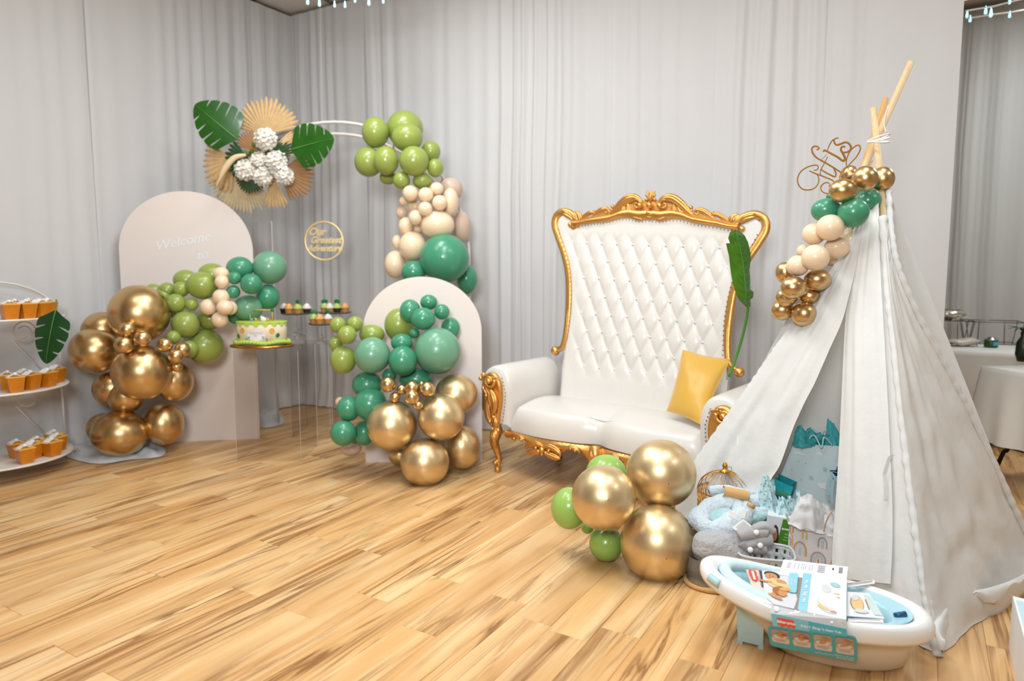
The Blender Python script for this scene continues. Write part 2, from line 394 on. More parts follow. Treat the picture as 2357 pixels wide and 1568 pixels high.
build('trim_2', boxuv(CU, CU + 5.8, CV + .06, CV + .12, ZC - .07, ZC), GRIDM, kind='structure')

# ------------------------------------------------------------------ drapes
def drape(A, B, seed, label, group, material=CURT, amp=.035, ztop=ZC - .03, pool=.06, dens=95, side=-1, calm=0.):
    A = Vector(A); B = Vector(B); d = (B - A); Ln = d.length; d.normalize(); nrm = Vector((d.y, -d.x, 0))
    nu = int(Ln * dens); nv = 26; mb = MB()
    def fn(u, v):
        s = u * Ln; z = .012 + (ztop - .012) * v
        sh = s + .05 * nz(s * 1.7 + seed, z * .55, 3.1) * (1.2 - v) + .012 * nz(s * 6, z * 1.1, seed)
        q = sh + seed * 3.7; amp_ = amp * .82
        en = .5 + .5 * math.tanh(4. * nz(q * 1.4, seed * 1.3, .2) - .05 - calm)
        ph = 2 * PI * (q / .17 + 1.5 * nz(q * 1.6, 5.5, seed))
        w = math.sin(ph); w = (abs(w) ** .8) * (1 if w > 0 else -1)
        w2 = math.sin(2 * PI * (q / .06 + 1.2 * nz(q * 3., 1.5, seed)))
        a = amp_ * (.08 + .92 * en) * (.55 + .45 * min(1, (1.02 - v) * 5))
        off = a * (.75 * w + .28 * w2 * en) + .02 * nz(q * .9, z * .5, 9.)
        bot = max(0, 1 - z / .35) ** 2 * pool
        off += bot * (.9 + .8 * nz(q * 2.5, 0, 4.))
        if v > .975: off *= .4
        p = A + d * s + nrm * off * 1.0
        return (p.x, p.y, z)
    mb.grid(fn, nu, nv)
    return build('curtain', mb, material, label=label, cat='curtain', group=group)
Lw = Vector((-math.sin(TH), -math.cos(TH), 0)); ang_b = math.radians(30); Bw = Vector((math.cos(ang_b), -math.sin(ang_b), 0))
names_l = ['white drape panel in the room corner, behind the flowers', 'white drape panel behind the tall left arch board', 'white drape panel behind the left gold balloons', 'white drape panel behind the tiered treat rack', 'white drape panel at the far left edge, left of the treat rack']
st = [0, 1.0, 1.95, 2.9, 3.9, 5.4]
for i in range(5):
    drape(CORNER + Lw * st[i + 1], CORNER + Lw * (st[i] - .02), 11 + i, names_l[i], 'drapes along the left wall', amp=.04)
names_b = ['white drape panel right of the room corner, behind the round sign', 'white drape panel behind the arched balloon garland', 'white drape panel with tight folds, left of the throne sofa', 'white drape panel behind the left half of the throne sofa', 'smooth white drape panel behind the right half of the throne sofa', 'smooth white drape panel between throne sofa and teepee', 'white drape panel behind the teepee poles, ending at the far room']
sb = [0, .95, 1.85, 2.6, 3.4, 4.15, 4.85, 5.56]
for i in range(7):
    drape(CORNER + Bw * (sb[i] - .02), CORNER + Bw * sb[i + 1], 31 + i, names_b[i], 'drapes along the back of the party area', amp=[.03, .036, .04, .034, .02, .02, .018][i], calm=[0, 0, -.2, .1, .5, .5, .45][i])
FA = at(2190, 60, 6.85); FA.z = 0; FD = Vector((math.cos(TH), -math.sin(TH), 0))
for i, (a, b, lb) in enumerate([(-.5, .19, 'narrow far white drape left of the brown post'), (.12, .95, 'grey-white drape behind the wire chafing rack'), (.93, 2.6, 'grey-white drape at the right edge behind the tables')]):
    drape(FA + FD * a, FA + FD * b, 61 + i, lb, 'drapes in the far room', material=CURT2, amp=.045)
pp = FA + FD * .16 + VX * .1
build('trim_3', MB().box((pp.x, pp.y, .86), (.06, .05, 1.72), R=Matrix.Rotation(-TH, 3, 'Z')), mat('brown_post', (128, 92, 54), .6, var=.2), kind='structure')
# pooled fabric at the foot of the left drape
def pooled(pts, label, seed):
    c = sum((Vector(p) for p in pts), Vector()) / len(pts); mb = MB(); P = smoothpath(pts, 6, True); n = len(P)
    def fn(u, v):
        e = P[int(round(u * n)) % n]; k = 1 - v; p = c + (e - c) * k
        return (p.x, p.y, .006 + (.06 * abs(nz(p.x * 6, p.y * 6, seed)) + .035 * abs(math.sin(13 * p.y + 9 * p.x + 3 * nz(p.x * 3, p.y * 3, seed))) + .02 * abs(nz(p.x * 18, p.y * 18, seed))) * min(1, v * 5))
    mb.grid(fn, n, 9, cu=True); return build('pooled_fabric', mb, CURT, label=label, cat='fabric')
pooled([G(130, 1040), G(215, 1069), G(300, 1060), G(372, 1052), G(368, 1030), G(250, 1020)], 'white drape fabric pooled on floor beneath left gold balloons', 2.)
pooled([G(596, 985), G(655, 975), G(640, 950), G(600, 948)], 'white drape fabric pooled behind the acrylic cake pedestal', 5.)

# ------------------------------------------------------------------ string lights at the ceiling
BULB = mat('led_drop', (160, 224, 245), .2, emit=(150, 220, 245), estr=2.2)
def string_lights(pts, bulbs, label, Y):
    t = thing('string_light', label, 'string lights', at(*pts[0], Y)); I = inv(t)
    build('cord', MB().tube([I @ at(x, y, Y) for x, y in pts], .006, 6), ROPE, t)
    for (x, y, s) in bulbs:
        p = I @ at(x, y, Y)
        build('bulb', MB().lathe([(.002, .03 * s), (.005 * s, .02 * s), (.010 * s, -.01 * s), (.010 * s, -.024 * s), (.002, -.030 * s)], 10, p), BULB, t)
    return t
string_lights([(690, -14), (760, -6), (830, -12), (900, -10), (960, -14)], [(708, 1, 1), (735, 5, 1), (770, 9, .8), (794, 10, .8), (817, -2, .8), (849, 3, 1), (882, 0, .8)], 'white icicle string lights under the ceiling near the room corner', 5.2)
string_lights([(2222, 25), (2290, 14), (2324, 5), (2372, -6)], [(2226, 32, .8), (2269, 23, .9), (2281, 29, 1), (2324, 1, .8)], 'upper run of string lights above the far room', 4.6)
string_lights([(2222, 43), (2290, 33), (2330, 28), (2372, 20)], [(2233, 43, .8), (2324, 33, .8)], 'lower run of string lights above the far room', 5.0)
t = thing('ceiling_light', 'white fluorescent ceiling panel seen at the top right corner', 'light', at(2222, -30, 5.6), -TH)
build('frame', MB().box((0, 0, .02), (.64, .64, .03)), WMET, t)
build('diffuser', MB().box((0, 0, 0), (.58, .58, .012)), mat('diffuser', (250, 248, 240), .6, emit=(255, 250, 240), estr=2.), t)

# ------------------------------------------------------------------ balloons
bm_ = MB()
def bal(u, v):
    t = PI * v; r = math.sin(t); z = math.cos(t)
    if z < 0: z *= 1 + .07 * (-z) ** 3; r *= 1 - .05 * (z * z)
    return (r * math.cos(2 * PI * u), -z, r * math.sin(2 * PI * u))
bm_.grid(lambda u, v: bal(u, .004 + v * .972), 36, 22, cu=True)
s0 = len(bm_.v); bm_.lathe([(.07, -1.055), (.035, -1.09), (.03, -1.12), (.06, -1.16), (.05, -1.17)], 10); bm_.xf(Matrix.Rotation(PI / 2, 4, 'X'), s0)
BMESH = {}
def balloon(px, py, rx, ry, Y, material, label, group):
    if material.name not in BMESH:
        o = build('balloon', bm_, material); BMESH[material.name] = o.data
    else: o = bpy.data.objects.new('balloon', BMESH[material.name]); COL.objects.link(o)
    o.location = at(px, py, Y); d = (Y * math.cos(PITCH) - (o.location.z - CAMH) * math.sin(PITCH)) / FPX
    sx, sz = rx * d, ry * d; o.scale = (sx, (sx + sz) / 2, sz)
    o.rotation_euler = (rnd.uniform(-.25, .25) if rx == ry else 0, 0, 0)
    return tag(o, label, 'balloon', group)
CN = {'G': ('metallic gold', GOLDB), 'C': ('champagne gold', CHAMP), 'L': ('olive lime', LIME), 'A': ('apple green', LIME2), 'E': ('emerald green', EMER), 'S': ('sage green', SAGE), 'B': ('blush cream', BLUSH), 'M': ('dusky mauve', MAUVE)}
def cluster(rows_, where, cl):
    B = []
    for r in rows_:
        c, px, py, rx = r[:4]; ry = r[4] if len(r) > 5 else rx; Y = r[-1]; B.append([c, px, py, rx, ry, Y])
    rs = sorted(b[3] + b[4] for b in B); lo, hi = rs[len(rs) // 3], rs[(2 * len(rs)) // 3]
    if hi / lo < 1.15: size = lambda b: ''
    else: size = lambda b: 'small' if (b[3] + b[4]) <= lo else ('large' if (b[3] + b[4]) > hi else 'mid-sized')
    fam = {}
    for b in B: fam.setdefault((b[0], size(b)), []).append(b)
    for (c, s), bs in fam.items():
        bs.sort(key=lambda b: b[1]); n = len(bs)
        for i, b in enumerate(bs):
            q = (s + ' ' + CN[c][0]).strip()
            if n == 1: lb = f'the only {q} balloon {where}'
            elif n == 2: lb = f'{q} balloon {where}, {"left" if i == 0 else "right"} of the two'
            elif i == 0: lb = f'{q} balloon {where}, leftmost of {NUM(n)}'
            elif i == n - 1: lb = f'{q} balloon {where}, rightmost of {NUM(n)}'
            else: lb = f'{q} balloon {where}, {ORD(i)} from left of {NUM(n)}'
            balloon(b[1], b[2], b[3], b[4], b[5], CN[c][1], lb, f'{CN[c][0]} balloons {cl}')
cluster([('G', 321, 722, 66, 4.85), ('G', 236, 762, 44, 4.98), ('G', 218, 807, 54, 52, 4.86), ('G', 327, 857, 64, 4.74), ('G', 259, 895, 42, 4.95), ('G', 290, 912, 40, 4.93), ('G', 402, 878, 40, 46, 5.0), ('G', 276, 998, 61, 54, 4.87), ('G', 236, 985, 34, 4.97), ('G', 377, 976, 43, 49, 5.02),
    ('G', 293, 759, 18, 4.62), ('G', 328, 779, 18.5, 4.62), ('G', 286, 794, 21, 4.6), ('G', 380, 794, 17, 4.72), ('G', 420, 805, 17, 4.76), ('G', 405, 820, 17, 4.72), ('G', 407, 844, 13, 4.8),
    ('L', 354, 673, 20, 5.05), ('L', 385, 668, 18, 5.03), ('L', 417, 666, 18, 5.0), ('L', 428, 645, 28, 24, 5.1), ('L', 466, 657, 35, 32, 5.02), ('L', 488, 633, 31, 27, 5.12), ('L', 377, 683, 20, 5.02), ('L', 405, 698, 22, 4.95), ('L', 441, 701, 15, 4.97), ('L', 389, 716, 17, 5.0), ('L', 427, 747, 31, 4.95), ('L', 482, 735, 29, 24, 5.12), ('L', 472, 797, 41, 5.1), ('L', 399, 777, 16, 4.86), ('L', 435, 804, 20, 4.92),
    ('B', 509, 630, 18, 15, 4.98), ('B', 511, 649, 16, 4.94), ('B', 509, 684, 19, 4.94), ('B', 480, 707, 19, 4.95), ('B', 518, 708, 19, 17, 4.9), ('B', 531, 709, 15, 16, 4.96), ('B', 506, 736, 18.5, 4.94),
    ('E', 552, 618, 30, 27, 5.08), ('S', 621, 616, 38, 5.15), ('E', 540, 640, 15, 4.97), ('E', 578, 654, 24, 4.97), ('E', 537, 672, 15.5, 4.98), ('E', 617, 684, 26, 29, 5.15), ('S', 571, 709, 33, 30, 5.08), ('E', 543, 729, 18, 5.14)],
    'in garland on tall left board', 'in the garland on the tall left arch board')
cluster([('L', 864, 305, 31, 35, 5.35), ('L', 932, 297, 42, 41, 5.48), ('L', 937, 317, 36, 32, 5.3), ('L', 848, 373, 32, 34, 5.35), ('L', 889, 370, 29, 33, 5.25), ('L', 953, 371, 34, 5.22), ('L', 992, 349, 22, 24, 5.45), ('L', 1002, 387, 19, 21, 5.28), ('L', 924, 415, 20, 5.26), ('L', 972, 417, 22, 18, 5.28), ('L', 893, 408, 19, 17, 5.4),
    ('B', 945, 445, 18.5, 5.22), ('B', 980, 449, 17.5, 5.2), ('B', 1005, 435, 16, 15, 5.25), ('B', 1012, 467, 17.5, 5.2), ('B', 979, 481, 16.5, 5.18), ('B', 956, 501, 15.5, 17, 5.2), ('B', 929, 463, 11, 5.33), ('B', 956, 476, 17, 5.35), ('B', 925, 489, 14, 15, 5.42), ('B', 1036, 466, 20, 33, 5.35), ('M', 1038, 436, 27, 5.5), ('M', 1063, 523, 21, 36, 5.5), ('B', 934, 521, 17, 21, 5.3), ('B', 1007, 518, 39, 33, 5.25), ('B', 950, 567, 32, 34, 5.28), ('B', 914, 557, 12, 16, 5.36), ('B', 910, 609, 25, 32, 5.35), ('B', 962, 527, 12, 5.34),
    ('E', 1023, 595, 57, 56, 5.2), ('E', 952, 627, 28, 27, 5.2), ('E', 1075, 643, 24, 34, 5.45)],
    'in garland on white metal arch', 'in the garland on the white metal arch')
cluster([('L', 778, 748, 18.5, 4.5), ('L', 817, 746, 18.5, 4.52), ('L', 799, 771, 21.5, 4.44), ('L', 773, 791, 15, 18, 4.52), ('L', 790, 828, 30, 33, 4.48), ('L', 856, 770, 29, 23, 4.62), ('L', 919, 748, 34, 39, 4.68),
    ('E', 944, 716, 24, 27, 4.6), ('E', 987, 696, 20, 18, 4.66), ('E', 974, 734, 28, 26, 4.52), ('E', 1017, 718, 18, 4.62), ('E', 1037, 756, 22, 26, 4.7), ('E', 954, 767, 12, 4.55), ('E', 925, 789, 25, 21, 4.5), ('E', 927, 831, 33, 35, 4.42), ('S', 857, 818, 41, 42, 4.42), ('S', 1007, 808, 53, 54, 4.5), ('E', 845, 886, 34, 31, 4.5), ('E', 852, 931, 38, 4.42), ('E', 957, 872, 38, 26, 4.55), ('E', 896, 864, 16, 4.5), ('E', 802, 941, 27, 29, 4.42), ('E', 790, 997, 29.5, 4.36), ('E', 839, 997, 24, 29, 4.48), ('E', 817, 1008, 14, 4.5),
    ('G', 893, 885, 18, 4.3), ('G', 925, 897, 12, 4.32), ('G', 949, 893, 17, 4.28), ('G', 949, 914, 17.5, 4.24), ('G', 984, 896, 18, 4.26), ('G', 909, 915, 12, 4.3), ('G', 963, 933, 11, 4.24), ('G', 971, 885, 8, 4.36),
    ('C', 902, 979, 58, 4.33), ('C', 1015, 960, 54, 4.33), ('C', 1050, 907, 49, 47, 4.52), ('C', 978, 1064, 56, 4.3), ('C', 1064, 1029, 41, 50, 4.52), ('C', 920, 1046, 26, 4.55), ('G', 1119, 906, 21, 42, 5.02), ('M', 808, 1033, 24, 16, 4.6), ('B', 783, 925, 11, 4.62)],
    'in garland on low right board', 'in the garland on the low right arch board')
cluster([('G', 1956, 402, 21, 3.12), ('G', 1991, 411, 28, 29, 3.0), ('G', 2031, 412, 26, 28, 3.08), ('G', 1940, 439, 31, 27, 2.96), ('E', 1901, 484, 33, 27, 3.05), ('E', 1964, 490, 34, 2.96), ('E', 1999, 463, 28, 26, 3.08), ('E', 1980, 514, 24, 20, 3.1), ('E', 1914, 453, 12, 3.14),
    ('B', 1911, 524, 31, 30, 2.98), ('B', 1873, 539, 26, 25, 3.08), ('B', 1926, 570, 28, 24, 3.04), ('B', 1955, 551, 19, 26, 3.12), ('B', 1877, 593, 31, 30, 3.0), ('B', 1918, 598, 22, 15, 3.14), ('B', 1849, 578, 15, 3.14), ('B', 1836, 612, 25, 24, 3.08),
    ('G', 1805, 627, 20, 24, 3.2), ('G', 1826, 662, 29, 26, 3.06), ('G', 1882, 644, 30, 25, 3.08), ('G', 1810, 684, 25, 22, 3.14), ('G', 1866, 682, 26, 20, 3.14), ('G', 1801, 714, 26, 24, 3.2), ('G', 1851, 723, 28, 3.12)],
    'in garland up the teepee', 'in the garland hanging on the teepee')
cluster([('C', 1521, 1090, 80, 78, 3.12), ('C', 1389, 1145, 74, 2.98), ('C', 1514, 1250, 86, 89, 2.98), ('A', 1395, 1088, 46, 41, 3.4), ('A', 1310, 1170, 42, 48, 3.14), ('A', 1395, 1252, 39, 40, 3.1), ('A', 1352, 1214, 15, 3.25)],
    'in floor cluster before the sofa', 'in the floor cluster before the throne sofa')

# ------------------------------------------------------------------ arch boards
def arch_board(xl, xr, ybl, ybr, ytop, Yl, Yr, label, thick=.02):
    a = at(xl, ybl, Yl); b = at(xr, ybr, Yr); a.z = 0; b.z = 0; w = (b - a).length; ztop = at((xl + xr) / 2, ytop, (Yl + Yr) / 2).z
    mid = (a + b) / 2; rz = math.atan2(b.y - a.y, b.x - a.x)
    t = thing('arch_board', label, 'backdrop board', mid, rz)
    r = w / 2; rr = r * .93
    poly = [(-r, .0), (r, .0)] + [(r * math.cos(x) if True else 0, ztop - rr + rr * math.sin(x)) for x in [PI * i / 40 for i in range(41)]]
    build('board', MB().prism(poly, 0, thick), PANEL, t)
    fb = MB()
    for sx in (-.6, .6):
        fb = MB(); fb.prism([(0, 0), (.26, 0), (.26, .03), (.02, .62), (0, .62)], sx * r - .008, sx * r + .008, lambda x, y, d: (d, thick + x, y))
        build('easel_foot', fb, PANEL, t)
    return t, w, ztop
tb_, w_, z_ = arch_board(299, 598, 1024, 1011, 440, 5.30, 5.46, 'tall pale pink arch board with white lettering, beside treat rack')
I = inv(tb_)
wht = mat('white_vinyl_lettering', (236, 236, 238), .5)
for s_, x, y, h in [('Welcome', 418, 556, .105), ('to', 461, 587, .10)]:
    c = I @ at(x, y, 5.36); ca, sa = math.cos(.2), math.sin(.2)
    build('lettering', MB().text(s_, h, lambda a, b: (c.x + a * ca - b * sa, -.002, c.z + a * sa + b * ca), shear=.35), wht, tb_, label='white script lettering')
tb2, w2, z2 = arch_board(842, 1110, 1074, 1070, 637, 4.76, 4.80, 'low pale pink arch board beside the throne sofa')

# white double-tube arch
t = thing('metal_arch', 'white metal double-tube arch carrying flowers and lime balloons', 'arch', at(775, 985, 5.75) * 1)
t.location.z = 0; I = inv(t)
def archtube(cx, py_top, hw, Y, nm='hoop'):
    top = at(cx, py_top, Y); R_ = m(hw, Y); pts = []
    base = top.z - R_
    pts = [(top.x - R_, Y, .02)] + [(top.x - R_, Y, base * .5)] + [(top.x + R_ * math.cos(PI - PI * i / 40), Y, base + R_ * math.sin(PI * i / 40)) for i in range(41)] + [(top.x + R_, Y, base * .5), (top.x + R_, Y, .02)]
    build(nm, MB().tube([I @ Vector(p) for p in pts], .0125, 10, up=(0, 1, 0)), WMET, t)
    return pts
h1 = archtube(770, 281, 300, 5.60); h2 = archtube(772, 308, 285, 5.85)
for k in (1, 2, 6, 12, 20, 28, 34, 42, 43):
    a, b = h1[k], h2[k]
    build('cross_bar', MB().tube([I @ Vector(a), I @ Vector(b)], .008, 8), WMET, t)
# square-cornered stand behind the tall board
t = thing('backdrop_frame', 'thin square-topped white frame half hidden behind tall arch board', 'frame', at(560, 990, 5.95)); t.location.z = 0; I = inv(t)
z_ = at(628, 510, 5.95).z
build('frame', MB().tube([I @ Vector(p) for p in [(at(628, 600, 5.95).x, 5.95, .01), (at(628, 600, 5.95).x, 5.95, z_), (at(470, 510, 5.95).x, 5.95, z_), (at(470, 510, 5.95).x, 5.95, .01)]], .009, 4, up=(0, 1, 0)), WMET, t)

# ------------------------------------------------------------------ leaves and flowers
def monstera(name, base, tip, width, material, parent, n=5, bend=.12, facing=None, slit=.42):
    """base/tip world-or-local points of the blade; width full width; n lobes per side"""
    base = Vector(base); tip = Vector(tip); ax = tip - base; Ln = ax.length; ax.normalize()
    f = Vector(facing or (0, -1, 0)); sd = ax.cross(f).normalized(); f = sd.cross(ax).normalized()
    def half(t): return width / 2 * 1.08 * (max(0, math.sin(PI * min(1, (t * .93 + .07)) ** .78)) ** .62)
    mb = MB()
    def P(t, s, w):
        q = base + ax * (Ln * t) + sd * w + f * (bend * Ln * (-(t - .45) ** 2) + -.18 * abs(w) ** 2 / max(width, .01) + .02 * width)
        return q
    for sgn in (-1, 1):
        for k in range(n):
            a, b = k / n, (k + 1) / n; m_ = 7; top = []
            rows_ = []
            for i in range(m_ + 1):
                u = i / m_; rr = []
                for j in range(6):
                    w = j / 5
                    gap = 0 if w < slit else (w - slit) / (1 - slit)
                    lo = a + (b - a) * .5 * (.085 * gap ** .5 * 2); hi = b - (b - a) * .5 * (.085 * gap ** .5 * 2)
                    if k == n - 1: hi = b
                    t_ = lo + (hi - lo) * u; edge = 1 - (.05 * abs(2 * u - 1) ** 3 if k < n - 1 else 0)
                    tt = min(1, t_ + .16 * w * (1 - t_) * 1.0)
                    rr.append(P(tt, sgn, sgn * half(tt) * w * edge + 0))
                rows_.append(rr)
            mb.grid(lambda x, y: rows_[int(round(y * m_))][int(round(x * 5))], 5, m_)
    o = build(name, mb, material, parent)
    r = build('midrib', MB().tube([P(k / 10, 0, 0) + f * .003 for k in range(11)], [max(.001, width * .014 * (1 - k / 11)) for k in range(11)], 6), RIB, o if parent is not None else o)
    return o
def fan(parent, c, a0, a1, R_, n, material, Y, name='palm_fan', inner=.0, pleat=.25, tilt=0., point=.12, jitter=.06):
    C = at(*c, Y); mb = MB()
    for k in range(n):
        a = math.radians(a0 + (a1 - a0) * (k + .5) / n); da = math.radians((a1 - a0) / n) * .5
        L_ = m(R_, Y) * (1 + rnd.uniform(-jitter, jitter)) * (.86 + .14 * math.sin(PI * (k + .5) / n))
        pts = []
        for (rr, w) in ((.05, .9), (.45, 1.), (.8, .92), (.93, .6), (1., .05)):
            r = L_ * rr
            for sgn in (-1, 0, 1):
                aa = a + sgn * da * w
                y = -tilt * rr * L_ + (abs(sgn) - .5) * pleat * r * abs(da) * 1.6 + .15 * L_ * rr ** 2
                pts.append((C.x + r * math.cos(aa), C.y + y - .01, C.z + r * math.sin(aa)))
        mb.add([parent_inv @ Vector(p) for p in pts], [(i * 3 + j, i * 3 + j + 1, (i + 1) * 3 + j + 1, (i + 1) * 3 + j) for i in range(4) for j in range(2)], None, False)
    return build(name, mb, material, parent)
FY = 5.42
fl = thing('flower_arrangement', 'hanging arrangement of dried palm fans, white flowers and monstera leaves', 'flowers', at(605, 365, FY)); parent_inv = inv(fl)
fan(fl, (560, 398), 175, 318, 92, 26, PALMC, FY + .06)
fan(fl, (612, 310), 12, 168, 84, 19, PALMT, FY + .04, point=.2)
fan(fl, (540, 365), 150, 262, 82, 12, PALMT, FY + .02)
fan(fl, (600, 352), 108, 165, 66, 9, PALMB, FY - .02)
fan(fl, (645, 395), -75, 38, 76, 15, PALMB, FY + .02)
fan(fl, (628, 405), -112, -62, 76, 7, PALMT, FY - .02)
fan(fl, (640, 352), -12, 24, 76, 4, PALMC, FY - .03)
fan(fl, (625, 345), 20, 46, 74, 4, PALMT, FY - .04)
fan(fl, (578, 400), 200, 330, 44, 14, LEAFD, FY - .06, name='green_palm_leaf')
fan(fl, (620, 360), 0, 62, 56, 9, LEAFD, FY - .05, name='green_palm_leaf')
fan(fl, (575, 365), 130, 235, 62, 10, LEAFD, FY - .04, name='green_palm_leaf')
monstera('monstera_leaf', parent_inv @ at(548, 322, FY - .04), parent_inv @ at(448, 240, FY - .12), .34, LEAFG, fl, 5)
monstera('monstera_leaf', parent_inv @ at(668, 345, FY - .06), parent_inv @ at(768, 318, FY - .14), .31, LEAFG, fl, 5)
mb = MB()
for k in range(60):
    a = rnd.random() * 2 * PI; r = rnd.random() ** .5; mb.ball(parent_inv @ at(610 + 52 * r * math.cos(a), 372 + 50 * r * math.sin(a), FY - .01), rnd.uniform(.02, .034), 6, 4)
build('filler', mb, MOSS, fl)
for (x, y, r) in [(612, 321, 23), (566, 392, 22), (596, 370, 17), (637, 374, 23), (606, 407, 20), (655, 405, 19), (640, 395, 14)]:
    mb = MB(); C = parent_inv @ at(x, y, FY - .1); R_ = m(r, FY)
    mb.ball(C, R_ * .52, 14, 9)
    for k in range(46):
        z = 1 - 1.5 * (k + .5) / 46; ph = k * 2.39996; q = math.sqrt(max(0, 1 - z * z)); d = Vector((q * math.cos(ph), -z, q * math.sin(ph)))
        p = C + d * R_ * rnd.uniform(.66, .92); sz = R_ * .46
        e1 = d.cross(Vector((.3, .2, 1))).normalized(); e2 = d.cross(e1)
        for w in range(4):
            an = w * PI / 2 + k; c_, s_ = math.cos(an), math.sin(an); e = e1 * c_ + e2 * s_; g = e2 * c_ - e1 * s_
            mb.add([p, p + e * sz * .6 + g * sz * .5 + d * sz * .22, p + e * sz + d * sz * .5, p + e * sz * .6 - g * sz * .5 + d * sz * .22], [(0, 1, 2, 3)], None, True)
    build('flower_head', mb, WPET, fl)
build('pampas_plume', MB().tube([parent_inv @ q for q in smoothpath([at(566, 357, FY - .14), at(540, 363, FY - .16), at(520, 385, FY - .17), at(508, 408, FY - .17), at(498, 430, FY - .16)], 5)], [.006 + .017 * math.sin(PI * min(1, i / 20 + .08)) for i in range(21)], 10), PAMP, fl)

# ------------------------------------------------------------------ round sign
sg = thing('round_sign', 'round gold hoop sign lettered Our Greatest Adventure hanging before drape', 'sign', at(746, 555, 5.9)); I = inv(sg); RS = m(43, 5.9)
build('hoop', MB().tube([(RS * math.cos(2 * PI * i / 48), 0, RS * math.sin(2 * PI * i / 48)) for i in range(48)], .010, 8, up=(0, 1, 0), closed=True), SIGN, sg)
for s_, dx, dy, h in [('Our', -.062, .078, .088), ('Greatest', .012, .008, .078), ('Adventure', .0, -.062, .074)]:
    mb = MB(); mb.text(s_, h, lambda a, b: (dx + a * .95, -.006, dy + b), shear=.4, bold=.003); mb.text(s_, h, lambda a, b: (dx + a * .95, .006, dy + b), shear=.4, bold=.003)
    build('lettering', mb, SIGN, sg)
build('hanging_line', MB().tube([(0, 0, RS), (0, .1, 2.45)], .0012, 5), ROPE, sg)

# ------------------------------------------------------------------ acrylic pedestals, cake, cupcakes
def pedestal(px0, px1, Y, H_, label, dep=.42):
    a, b = at(px0, 900, Y), at(px1, 900, Y); w = b.x - a.x; t = thing('acrylic_pedestal', label, 'pedestal', ((a.x + b.x) / 2, Y + dep / 2, 0), .0)
    th = .006
    for nm, c, d in [('side_panel', (0, -dep / 2, H_ / 2), (w, th, H_)), ('side_panel', (0, dep / 2, H_ / 2), (w, th, H_)), ('side_panel', (-w / 2 + th / 2, 0, H_ / 2), (th, dep - th * 1.2, H_)), ('side_panel', (w / 2 - th / 2, 0, H_ / 2), (th, dep - th * 1.2, H_)), ('top_panel', (0, 0, H_ + th / 2 + .0006), (w, dep, th))]:
        build(nm, MB().box(c, d), CLEAR, t)
    eb = MB()
    for sx in (-1, 1):
        for sy in (-1, 1): eb.box((sx * w / 2, sy * dep / 2, H_ / 2), (.0022, .0022, H_))
    build('edge', eb, mat('acrylic_edge', (206, 198, 190), .3), t)
    return t
pedestal(539, 688, 4.80, .80, 'clear acrylic pedestal holding the oval cake')
pedestal(668, 758, 5.48, .76, 'clear acrylic pedestal holding the left cupcake stand')
pedestal(764, 840, 5.50, .76, 'clear acrylic pedestal behind lime balloons, under right cupcake stand')
CK = at(604, 798, 5.0); CK.z = .8072
ck = thing('cake', 'oval cream cake with green grass icing and wooden topper', 'cake', CK, .0)
W2, D2, HC = .182, .115, .19
def oval(r, z0, z1, key=None, rnd_=.012, mb=None):
    return mb.lathe([(0.001, z0), (r, z0), (r, z1 - rnd_), (r - rnd_ * .4, z1 - rnd_ * .3), (r - rnd_, z1), (.001, z1)], 48, sx=W2, sy=D2, key=key)
mb = MB(); mb.lathe([(.001, .0), (1.27, 0), (1.28, .012), (1.25, .016), (.001, .016)], 48, sx=W2, sy=D2 * 1.15); build('cake_board', mb, mat('gold_foil_board', (206, 146, 70), .25, 1.), ck)
mb = MB(); mb.lathe([(.001, .016), (1., .016), (1., HC - .02), (.98, HC - .012), (.001, HC - .012)], 56, sx=W2, sy=D2); build('cake_body', mb, mat('fondant_cream', (242, 226, 200), .5), ck)
mb = MB(); mb.grid(lambda u, v: (W2 * 1.015 * math.cos(2 * PI * u) * (1 - (max(0, v - .4) / .6)), D2 * 1.02 * math.sin(2 * PI * u) * (1 - (max(0, v - .4) / .6)), HC - .03 + .012 * math.sin(2 * PI * u * 17) * (v < .2) + .028 * min(1, v / .4) + .003 * nz(u * 50, v * 30)), 90, 10, cu=True)
ICE = mat('green_icing', (178, 202, 84), .6, bump=.5, bscale=150, var=.1)
build('top_icing', mb, ICE, ck)
mb = MB()
for k in range(46):
    a = 2 * PI * k / 46; mb.ball((W2 * 1.04 * math.cos(a), D2 * 1.06 * math.sin(a), .028 + .012 * abs(math.sin(a * 2.5))), (.022, .018, .017), 8, 6)
build('base_icing', mb, ICE, ck)
def on_side(x, z, lift=.003):  # front of the oval
    y = -D2 * math.sqrt(max(0, 1 - (x / W2) ** 2)) - lift; return Vector((x, y, z))
def disc(mb, x, z, rx, rz, key, lift=.003, n=14, rot=0.):
    ca, sa = math.cos(rot), math.sin(rot)
    vs = [on_side(x, z, lift)] + [on_side(x + rx * math.cos(2 * PI * i / n) * ca - rz * math.sin(2 * PI * i / n) * sa, z + rx * math.cos(2 * PI * i / n) * sa + rz * math.sin(2 * PI * i / n) * ca, lift) for i in range(n)]
    mb.add(vs, [(0, i + 1, (i + 1) % n + 1) for i in range(n)], key, False)
mb = MB(); org = flat('orange', (216, 158, 62)); dgr = flat('deep_green', (30, 110, 60)); ply = flat('plaque_grey', (226, 218, 216)); tq = flat('slate_blue', (110, 160, 170)); gr = flat('text_grey', (150, 170, 165))
disc(mb, 0, .095, .066, .045, ply)
